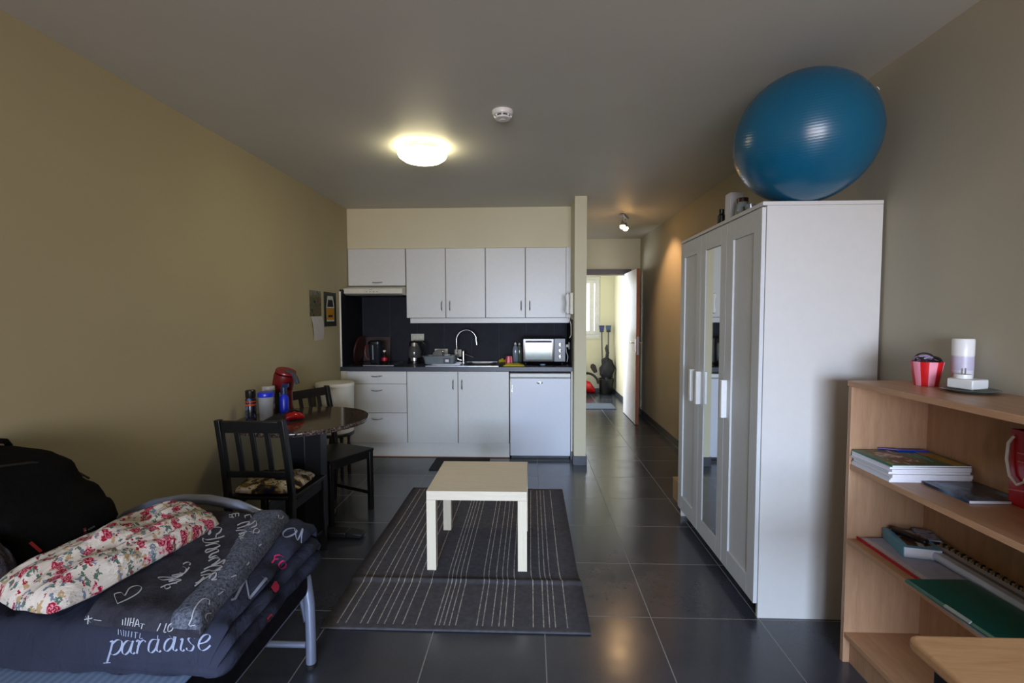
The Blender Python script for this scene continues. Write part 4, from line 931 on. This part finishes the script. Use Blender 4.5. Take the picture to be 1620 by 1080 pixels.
def blanket():
    def mk(nm, c0, c1, sc, cont=.0):
        n = N(nm); v = n.co(); f = n.noise(v, sc, 6, .8); g = n.noise(v, 160, 2); n.bump(g, .5, .003)
        m = n.base(n.ramp(f, [(.38, srgb(c0)), (.62, srgb(c1))]), .95, 0, .1); n.b.inputs['Sheen Weight'].default_value = .0; return m
    ma = mk('charcoal plush', (42, 42, 50), (60, 61, 70), 9); mb = mk('heather plush', (48, 52, 64), (112, 118, 132), 130)
    b = B(); nx, ny = 46, 60; A, Bq, C, D = Vector((-1.20, 1.225)), Vector((-.848, 1.182)), Vector((-.905, 1.762)), Vector((-1.30, 1.80))
    def top(u, v):
        p = A.lerp(Bq, u).lerp(D.lerp(C, u), v); base = .595+.052*v
        st = .016/(1+math.exp(-(u-.74-.05*math.sin(v*5))*60))
        e = min(1, min(u, 1-u)/.05)**.5*min(1, min(v+.0, 1-v)/.04)**.5
        w = .006*nz((p.x, p.y, 0), 5, 3)+.003*nz((p.x, p.y, 0), 14, 5)
        return Vector((p.x+.012*nz((v, u, 0), 3, 8), p.y+.010*nz((u, v, 0), 3, 4), base+(.022+st)*e+w))
    V = [[b.bm.verts.new(top(i/nx, j/ny)) for i in range(nx+1)] for j in range(ny+1)]
    L = [[b.bm.verts.new(top(i/nx, j/ny)*1-Vector((0, 0, (.030 if (0 < i < nx and 0 < j < ny) else .022)))) for i in range(nx+1)] for j in range(ny+1)]
    for j in range(ny):
        for i in range(nx):
            f = b.bm.faces.new((V[j][i], V[j][i+1], V[j+1][i+1], V[j+1][i])); f.material_index = 1 if (i+.5)/nx > .74+.05*math.sin((j/ny)*5) else 0
            b.bm.faces.new((L[j][i], L[j+1][i], L[j+1][i+1], L[j][i+1]))
    for j in range(ny):
        b.bm.faces.new((V[j][0], V[j+1][0], L[j+1][0], L[j][0])); f = b.bm.faces.new((V[j][nx], L[j][nx], L[j+1][nx], V[j+1][nx])); f.material_index = 1
    for i in range(nx):
        b.bm.faces.new((V[0][i], L[0][i], L[0][i+1], V[0][i+1])); b.bm.faces.new((V[ny][i], V[ny][i+1], L[ny][i+1], L[ny][i]))
    return tag(b.done('blanket', [ma, mb], smooth=80), 'charcoal plush blanket with white handwriting folded on the duvet', 'blanket')
bl = blanket()

# printed lettering laid onto the cloth surfaces
def bvh_of(o):
    dg = bpy.context.evaluated_depsgraph_get(); e = o.evaluated_get(dg); me = e.to_mesh()
    t = BVHTree.FromPolygons([o.matrix_world @ v.co for v in me.vertices], [p.vertices[:] for p in me.polygons]); e.to_mesh_clear(); return t
def hit(bv, px, py):
    o = Vector((0, 0, HC)); d = (RT*((px-810)/F) - UP*((py-540)/F) + FW).normalized()
    h = bv.ray_cast(o, d)
    return None if h[0] is None else (h[0], h[1] if h[1].dot(d) < 0 else -h[1])
def smooth_pts(P, step=1.2, curve=True):
    out = []; P = [Vector(p) for p in P]
    for i in range(len(P)-1):
        a = P[max(0, i-1)]; b_ = P[i]; c = P[i+1]; d = P[min(len(P)-1, i+2)]; k = max(2, int((c-b_).length/step))
        for t in range(k):
            t /= k
            out.append(.5*((2*b_)+(c-a)*t+(2*a-5*b_+4*c-d)*t*t+(3*b_-a-3*c+d)*t**3) if curve else b_.lerp(c, t))
    out.append(P[-1]); return out
def letters(name, label, bv, parent, strokes, nib, m, origin, scale, lift=.0016, curve=True):
    """brush strokes (drawn in the plane of the cloth) with a broad nib, laid on the surface"""
    b = B(); nx_, ny_ = nib
    for st in strokes:
        pts = smooth_pts([(origin[0]+x/scale, origin[1]+y/scale) for x, y in st], 1.2, curve); prev = None
        for i, p in enumerate(pts):
            d = (pts[min(i+1, len(pts)-1)]-pts[max(i-1, 0)]); d = d.normalized() if d.length else Vector((1, 0)); nrm = Vector((-d.y, d.x))
            nb = Vector((nx_, ny_)); wv = abs(nrm.dot(nb)); wd = nrm*(max(.42, wv)*.5*1.0)
            hs = [hit(bv, *(p+wd)), hit(bv, *(p-wd))]
            if None in hs: prev = None; continue
            q = [h[0]+h[1]*lift for h in hs]
            if (q[0]-q[1]).length > .05: prev = None; continue
            q = [b.bm.verts.new(x) for x in q]
            if prev and (prev[0].co-q[0].co).length < .05:
                b.bm.faces.new((prev[0], prev[1], q[1], q[0]))
            prev = q
    o = b.done(name, m, parent, smooth=80)
    if label: o['label'] = label
    return o
def blob_print(name, label, bv, parent, poly, m, origin, scale):
    b = B(); v = []
    for x, y in poly:
        h = hit(bv, origin[0]+x/scale, origin[1]+y/scale)
        if h: v.append(b.bm.verts.new(h[0]+h[1]*.005))
    if len(v) > 2: b.bm.faces.new(v)
    o = b.done(name, m, parent); o['label'] = label
bpy.context.view_layer.update()
bvd, bvb = bvh_of(dv), bvh_of(bl)
P_lt = simple('pale blue print', (150, 161, 188), .8, var=.02); P_gr = simple('soft grey print', (124, 130, 148), .8); P_wh = simple('white print', (178, 180, 188), .85, var=.03)
P_pk = simple('pink print', (196, 34, 96), .8); P_rd = simple('red print on cloth', (150, 26, 44), .8)
O1, S1 = (130, 800), 4.154
letters('printed_word', 'white word paradise', bvd, dv, [
    [(205, 885), (190, 950), (165, 1030)], [(142, 1030), (190, 1026)], [(186, 892), (206, 884)], [(202, 905), (232, 880), (262, 888), (260, 930), (235, 965), (205, 976), (190, 965)],
    [(333, 893), (300, 885), (272, 915), (266, 958), (285, 974), (312, 950), (330, 905)], [(338, 884), (322, 950), (336, 970), (350, 960)],
    [(358, 890), (378, 884), (362, 968)], [(368, 925), (388, 892), (410, 880), (420, 894)],
    [(500, 880), (465, 878), (445, 905), (440, 948), (460, 962), (485, 938), (500, 895)], [(506, 874), (493, 940), (507, 958), (520, 948)],
    [(606, 876), (575, 872), (548, 900), (543, 940), (562, 952), (590, 925), (608, 880)], [(628, 800), (612, 880), (600, 935), (614, 950), (628, 940)],
    [(650, 880), (664, 872), (650, 935), (662, 952), (674, 942)], [(672, 840), (676, 836)],
    [(744, 870), (720, 858), (700, 875), (715, 900), (735, 920), (722, 948), (695, 946), (688, 930)],
    [(770, 905), (815, 892), (842, 862), (830, 845), (800, 852), (775, 885), (768, 925), (790, 948), (820, 938), (845, 915)]],
    (2.9, 1.2), P_lt, O1, S1)
letters('printed_letters', 'white letters O V', bvd, dv, [[(1345, 155), (1322, 178), (1325, 202), (1355, 205), (1400, 180), (1408, 158), (1385, 148), (1345, 155)], [(1395, 145), (1412, 225), (1448, 152), (1440, 200), (1438, 245)]], (1.8, 1.8), P_lt, O1, S1)
letters('printed_letter', 'large grey letter N', bvd, dv, [[(978, 622), (1005, 612), (1075, 478)], [(1050, 486), (1084, 472)], [(1075, 478), (1098, 612)], [(1098, 612), (1212, 474)], [(1180, 462), (1225, 500)]], (3.2, 2.6), P_gr, O1, S1, curve=False)
letters('printed_letters', 'pink letters r o', bvd, dv, [[(1245, 378), (1262, 355), (1268, 330), (1300, 325), (1322, 338)], [(1262, 352), (1290, 350)], [(1302, 372), (1290, 392), (1305, 415), (1332, 405), (1340, 380), (1322, 362), (1302, 372)]], (1.9, 1.9), P_pk, O1, S1)
blob_print('printed_heart', 'small pink heart', bvd, dv, [(1240, 545), (1262, 505), (1275, 505), (1286, 530), (1282, 558), (1262, 575), (1248, 568)], P_pk, O1, S1)
letters('printed_letters', 'red lettering between the duvet layers', bvd, dv, [[(1215, 745), (1245, 712), (1250, 735), (1215, 760)], [(1195, 800), (1212, 778)]], (1.8, 1.8), P_rd, O1, S1)
letters('handwriting', 'white script I love you', bvb, bl, [
    [(805, 190), (790, 175), (800, 152), (835, 155), (845, 175), (830, 190), (850, 150), (885, 142), (915, 148), (905, 175), (880, 190)],
    [(880, 195), (885, 215), (935, 200)], [(885, 215), (820, 225), (795, 215), (800, 240), (850, 245), (900, 235)], [(810, 265), (870, 250), (905, 262), (870, 280), (820, 290), (815, 310), (880, 285), (895, 300), (850, 320), (835, 345), (880, 330), (900, 345)],
    [(830, 365), (870, 345), (905, 350), (880, 375), (850, 395), (895, 380), (940, 355), (925, 385)], [(800, 420), (845, 400), (900, 395), (920, 400), (880, 425), (850, 430)],
    [(780, 445), (830, 425), (870, 430), (910, 420)], [(835, 480), (850, 455), (880, 440), (875, 470), (850, 490), (885, 485)], [(740, 530), (790, 490), (800, 470), (770, 500), (745, 510)], [(780, 460), (850, 450), (790, 490)]], (1.9, 1.5), P_wh, O1, S1)
letters('handwriting', 'white script You', bvb, bl, [
    [(662, 385), (690, 372), (712, 378), (705, 392)], [(660, 400), (685, 415), (670, 445), (640, 440)], [(705, 405), (670, 445), (600, 470), (530, 470), (500, 475), (530, 490), (600, 480)],
    [(590, 460), (640, 450), (660, 455), (610, 480), (570, 500), (640, 485), (650, 490), (600, 510), (560, 520), (625, 508)], [(515, 540), (560, 520), (580, 535), (550, 548), (540, 525)]], (1.7, 1.3), P_wh, O1, S1)
letters('outline_heart', 'white outlined heart beside the pillow', bvb, bl, [[(232, 645), (212, 590), (222, 578), (258, 572), (280, 590), (310, 545), (350, 528), (385, 532), (388, 550), (360, 580), (300, 615), (232, 645)]], (1.5, 1.2), P_wh, O1, S1)
letters('block_lettering', 'white capitals WHAT I LO', bvb, bl, [
    [(270, 745), (268, 780)], [(290, 735), (285, 782)], [(310, 735), (300, 785)], [(325, 735), (315, 785)], [(345, 735), (335, 790)], [(318, 762), (340, 765)], [(348, 790), (368, 745), (378, 792)], [(355, 775), (375, 775)], [(385, 770), (415, 775)], [(400, 772), (392, 805)],
    [(520, 770), (495, 820)], [(558, 770), (540, 825), (555, 825)], [(590, 770), (570, 790), (568, 822), (590, 815), (600, 800)]], (1.3, 1.0), P_wh, O1, S1)
for st_ in [
    [(240, 810), (240, 845)], [(255, 815), (262, 850)], [(275, 815), (275, 855)], [(290, 820), (288, 858)], [(310, 820), (305, 858)], [(330, 825), (325, 862)], [(345, 828), (370, 832)], [(355, 830), (352, 868)], [(385, 835), (382, 870), (400, 868)], [(500, 850), (498, 880)], [(575, 850), (600, 880)], [(605, 855), (600, 885)]]: letters('printed_letter', None, bvd, dv, [st_], (1.2, .9), P_lt, O1, S1)
letters('block_lettering', 'white capitals ARE', bvb, bl, [
    [(965, 75), (998, 78)], [(965, 62), (980, 60), (995, 74)], [(1035, 20), (1000, 28), (1010, 45), (1035, 40)], [(1030, 50), (985, 55)], [(985, 55), (985, 75)], [(1008, 52), (1008, 72)], [(1030, 50), (1028, 70)]], (1.4, 1.1), P_wh, O1, S1)
letters('handwriting', 'white script beside the heather fold', bvb, bl, [
    [(1075, 85), (1070, 68), (1105, 60), (1112, 78)], [(1020, 150), (1080, 130), (1100, 105), (1050, 115), (1020, 130)], [(1090, 130), (1120, 115), (1140, 100), (1145, 130), (1110, 145)], [(1010, 165), (1060, 160), (1080, 170), (1030, 185)], [(1125, 185), (1130, 160), (1150, 150), (1165, 165), (1150, 180), (1100, 170)], [(1030, 205), (1060, 195), (1065, 180), (1035, 190)], [(1050, 230), (1040, 215), (1062, 212)]], (1.6, 1.3), P_wh, O1, S1)
letters('handwriting', 'white curved stroke on the heather fold', bvb, bl, [[(835, 620), (800, 612), (765, 640), (735, 690), (722, 740), (705, 785), (745, 782)], [(835, 620), (832, 650)], [(845, 705), (815, 712), (808, 740), (822, 760)], [(1290, 60), (1290, 80), (1312, 82), (1320, 65)]], (1.4, 1.2), P_wh, O1, S1)
for st_ in [[(15, 745), (70, 735)], [(25, 725), (60, 765)], [(45, 720), (40, 775)], [(80, 745), (130, 752)], [(890, 585), (925, 560)], [(905, 545), (940, 555)], [(1010, 455), (975, 470)], [(1080, 390), (1095, 370)], [(1160, 265), (1175, 250)]]: letters('brush_mark', None, bvb, bl, [st_], (1.6, 1.2), P_wh, O1, S1)

# floral pillow
def floral():
    n = N('rose print cotton'); c = n.co(); col = srgb((206, 198, 188))
    out = n.mix(.0, col, col)
    def layer(scale, seed, r, rgb, out, dist=.35, dens=.5):
        v = n.co(loc=(seed, seed*1.3, 0)); nn = n.new('ShaderNodeTexNoise'); nn.inputs['Scale'].default_value = scale*2.2; nn.inputs['Detail'].default_value = 3; n.link(v, nn.inputs[0])
        add = n.new('ShaderNodeVectorMath', operation='MULTIPLY_ADD'); n.link(nn.outputs['Color'], add.inputs[0]); add.inputs[1].default_value = (dist/scale,)*3; n.link(v, add.inputs[2])
        vo = n.new('ShaderNodeTexVoronoi'); vo.voronoi_dimensions = '2D'; vo.inputs['Scale'].default_value = scale; n.link(add.outputs[0], vo.inputs[0])
        s = n.new('ShaderNodeSeparateColor'); n.link(vo.outputs['Color'], s.inputs[0])
        k = n.math('MULTIPLY', n.math('LESS_THAN', vo.outputs['Distance'], r), n.math('LESS_THAN', s.outputs[0], dens))
        return n.mix(k, out, srgb(rgb)), vo, k
    out, _, _ = layer(54, 1, .28, (86, 108, 96), out, 1.4, .55)
    out, _, _ = layer(40, 5, .24, (176, 150, 112), out, 1.2, .45)
    out, _, _ = layer(46, 9, .24, (112, 124, 140), out, 1.4, .4)
    out, vo, k = layer(26, 3, .35, (140, 26, 50), out, .9, .55)
    rg = n.math('MULTIPLY', n.math('GREATER_THAN', n.math('SINE', n.math('MULTIPLY', vo.outputs['Distance'], 44)), .35), k)
    out = n.mix(rg, out, srgb((206, 130, 142)))
    out, _, _ = layer(66, 12, .20, (150, 30, 54), out, 1.0, .35)
    n.bump(n.noise(n.co(scale=(1, .5, 1), rot=(0, 0, R(-35))), 17, 4, .55, .8), .8, .02)
    return n.base(out, .9, 0, .1)
pillow('pillow', 'white pillow with a red rose print lying on the dark blanket', 'pillow', (-1.282, 1.445, .664), .128, .280, .068, floral(), rot=(R(3), R(7), R(-13)), amp=.022, seed=11, nsc=6, exp=4)
# grey fluffy cushion
def fluffy():
    n = N('grey fleece'); v = n.co(); g = n.noise(v, 140, 3, .8); n.bump(g, 1, .006)
    return n.base(n.ramp(n.noise(v, 30, 4), [(.3, srgb((50, 49, 54))), (.7, srgb((72, 70, 76)))]), .98, 0, .05)
pillow('fleece_cushion', 'grey fleece cushion at the edge beside the backpack', 'cushion', (-1.605, 1.262, .645), .150, .045, .125, fluffy(), rot=(0, 0, R(6)), amp=.015, seed=20, exp=5)
# ------------------------------------------------------------------ backpack
bp = thing('backpack', 'black backpack leaning on the wall at the back of the bed', 'backpack', (-1.66, 1.52, .632))
n = N('black nylon'); v = n.co(); n.bump(n.noise(v, 12, 5, .6), .4, .02); M_ny = n.base(n.ramp(n.noise(v, 300, 2), [(.3, srgb((6, 6, 7))), (.7, srgb((12, 12, 14)))]), .85, 0, .12)
def body(sec, parent, name, m, seed, k=40):
    b = B(); rings = []
    for z, xa, xb, ya, yb_ in sec:
        cx, cy, hx_, hy_ = (xa+xb)/2, (ya+yb_)/2, (xb-xa)/2, (yb_-ya)/2; r = []
        for i in range(k):
            t = 2*PI*i/k; cs, sn = math.cos(t), math.sin(t); x = math.copysign(abs(cs)**.55, cs)*hx_; y = math.copysign(abs(sn)**.6, sn)*hy_
            p = Vector((cx+x, cy+y, z)); w = .012*nz(p, 6, seed)+.005*nz(p, 17, seed+2); r.append(p+Vector((w*cs, w*sn, w*.5)))
        rings.append(r)
    b.loft(rings); return b.done(name, m, parent, smooth=80)
def lerp_sec(S_, n=26):
    out = []
    for i in range(n+1):
        z = S_[0][0]+(S_[-1][0]-S_[0][0])*i/n
        for a, c in zip(S_, S_[1:]):
            if a[0] <= z <= c[0]+1e-9: t = (z-a[0])/(c[0]-a[0]); out.append(tuple(a[j]+(c[j]-a[j])*t for j in range(5))); break
    return out
body(lerp_sec([(.0, -.17, .10, -.18, .22), (.03, -.19, .13, -.20, .245), (.10, -.20, .12, -.20, .235), (.155, -.205, .10, -.20, .215), (.18, -.205, .07, -.20, .185), (.25, -.205, .05, -.19, .165), (.30, -.205, .01, -.18, .115), (.335, -.20, -.04, -.16, .05), (.35, -.16, -.08, -.10, .0)]), bp, 'main_compartment', M_ny, 3)
body(lerp_sec([(.02, .09, .160, -.17, .17), (.05, .07, .175, -.18, .185), (.11, .06, .15, -.17, .175), (.15, .05, .11, -.15, .14)]), bp, 'front_pocket', M_ny, 8)
b = B(); b.tube([(-.12, -.10, .338), (-.11, -.07, .362), (-.10, -.02, .368), (-.10, .03, .352), (-.11, .05, .33)], .009, 8); b.done('carry_handle', M_ny, bp)
b = B(); b.tube([(-.03, -.16, .315), (.0, -.1, .305), (.02, 0, .29), (.03, .1, .25), (.05, .17, .18)], .004, 6); b.done('zip', M_rubber, bp)
bpy.context.view_layer.update()
bvp = [bvh_of(o) for o in bp.children if o.name.startswith(('main', 'front'))]
class _Multi:
    def ray_cast(s, o, d):
        h = [q.ray_cast(o, d) for q in bvp]; h = [x for x in h if x[0] is not None]
        return min(h, key=lambda x: (x[0]-o).length) if h else (None, None, None, None)
mb_ = _Multi()
def onto(o): o.parent = bp; o.matrix_parent_inverse = bp.matrix_world.inverted(); return o
def patch(name, label, poly, m, lift=.002):
    b = B(); v = []
    for x, y in poly:
        h = hit(mb_, x, y)
        if h: v.append(b.bm.verts.new(h[0]+h[1]*lift))
    if len(v) > 2: b.bm.faces.new(v)
    o = onto(b.done(name, m)); o['label'] = label
patch('emblem', 'small red and white square emblem', [(130.5, 836), (135, 834.5), (137, 842), (132.5, 844)], simple('emblem red', (120, 34, 44), .5))
o = letters('emblem_cross', None, mb_, None, [[(132.3, 839.8), (135.4, 838.7)], [(133.2, 837.5), (134.5, 841)]], (.9, .9), simple('emblem white', (150, 140, 142), .5), (0, 0), 1, .003, False); onto(o)
o = letters('brand_lettering', None, mb_, None, [[(138+i*1.9, 836.6-i*1.05), (139.3+i*1.9, 839.6-i*1.05)] for i in range(6)] + [[(138.2+i*3.8, 838-i*2.1), (140+i*3.8, 837-i*2.1)] for i in range(3)], (.9, .5), simple('pale lettering', (112, 112, 118), .6), (0, 0), 1, .003, False); onto(o)
b = B(); h = hit(mb_, 53, 868)
o_ = B().obox((0, 0, 0), (.045, .0, -.02), .012, .004)
o_.bm.free()
h0, h1 = hit(mb_, 46, 858), hit(mb_, 63, 874)
if h0 and h1:
    b.obox(h0[0]+h0[1]*.006, h1[0]+h1[1]*.006, .008, .004, up=tuple(h0[1]))
onto(b.done('zip_pull', simple('red webbing', (130, 12, 12), .5), bevel=.001))
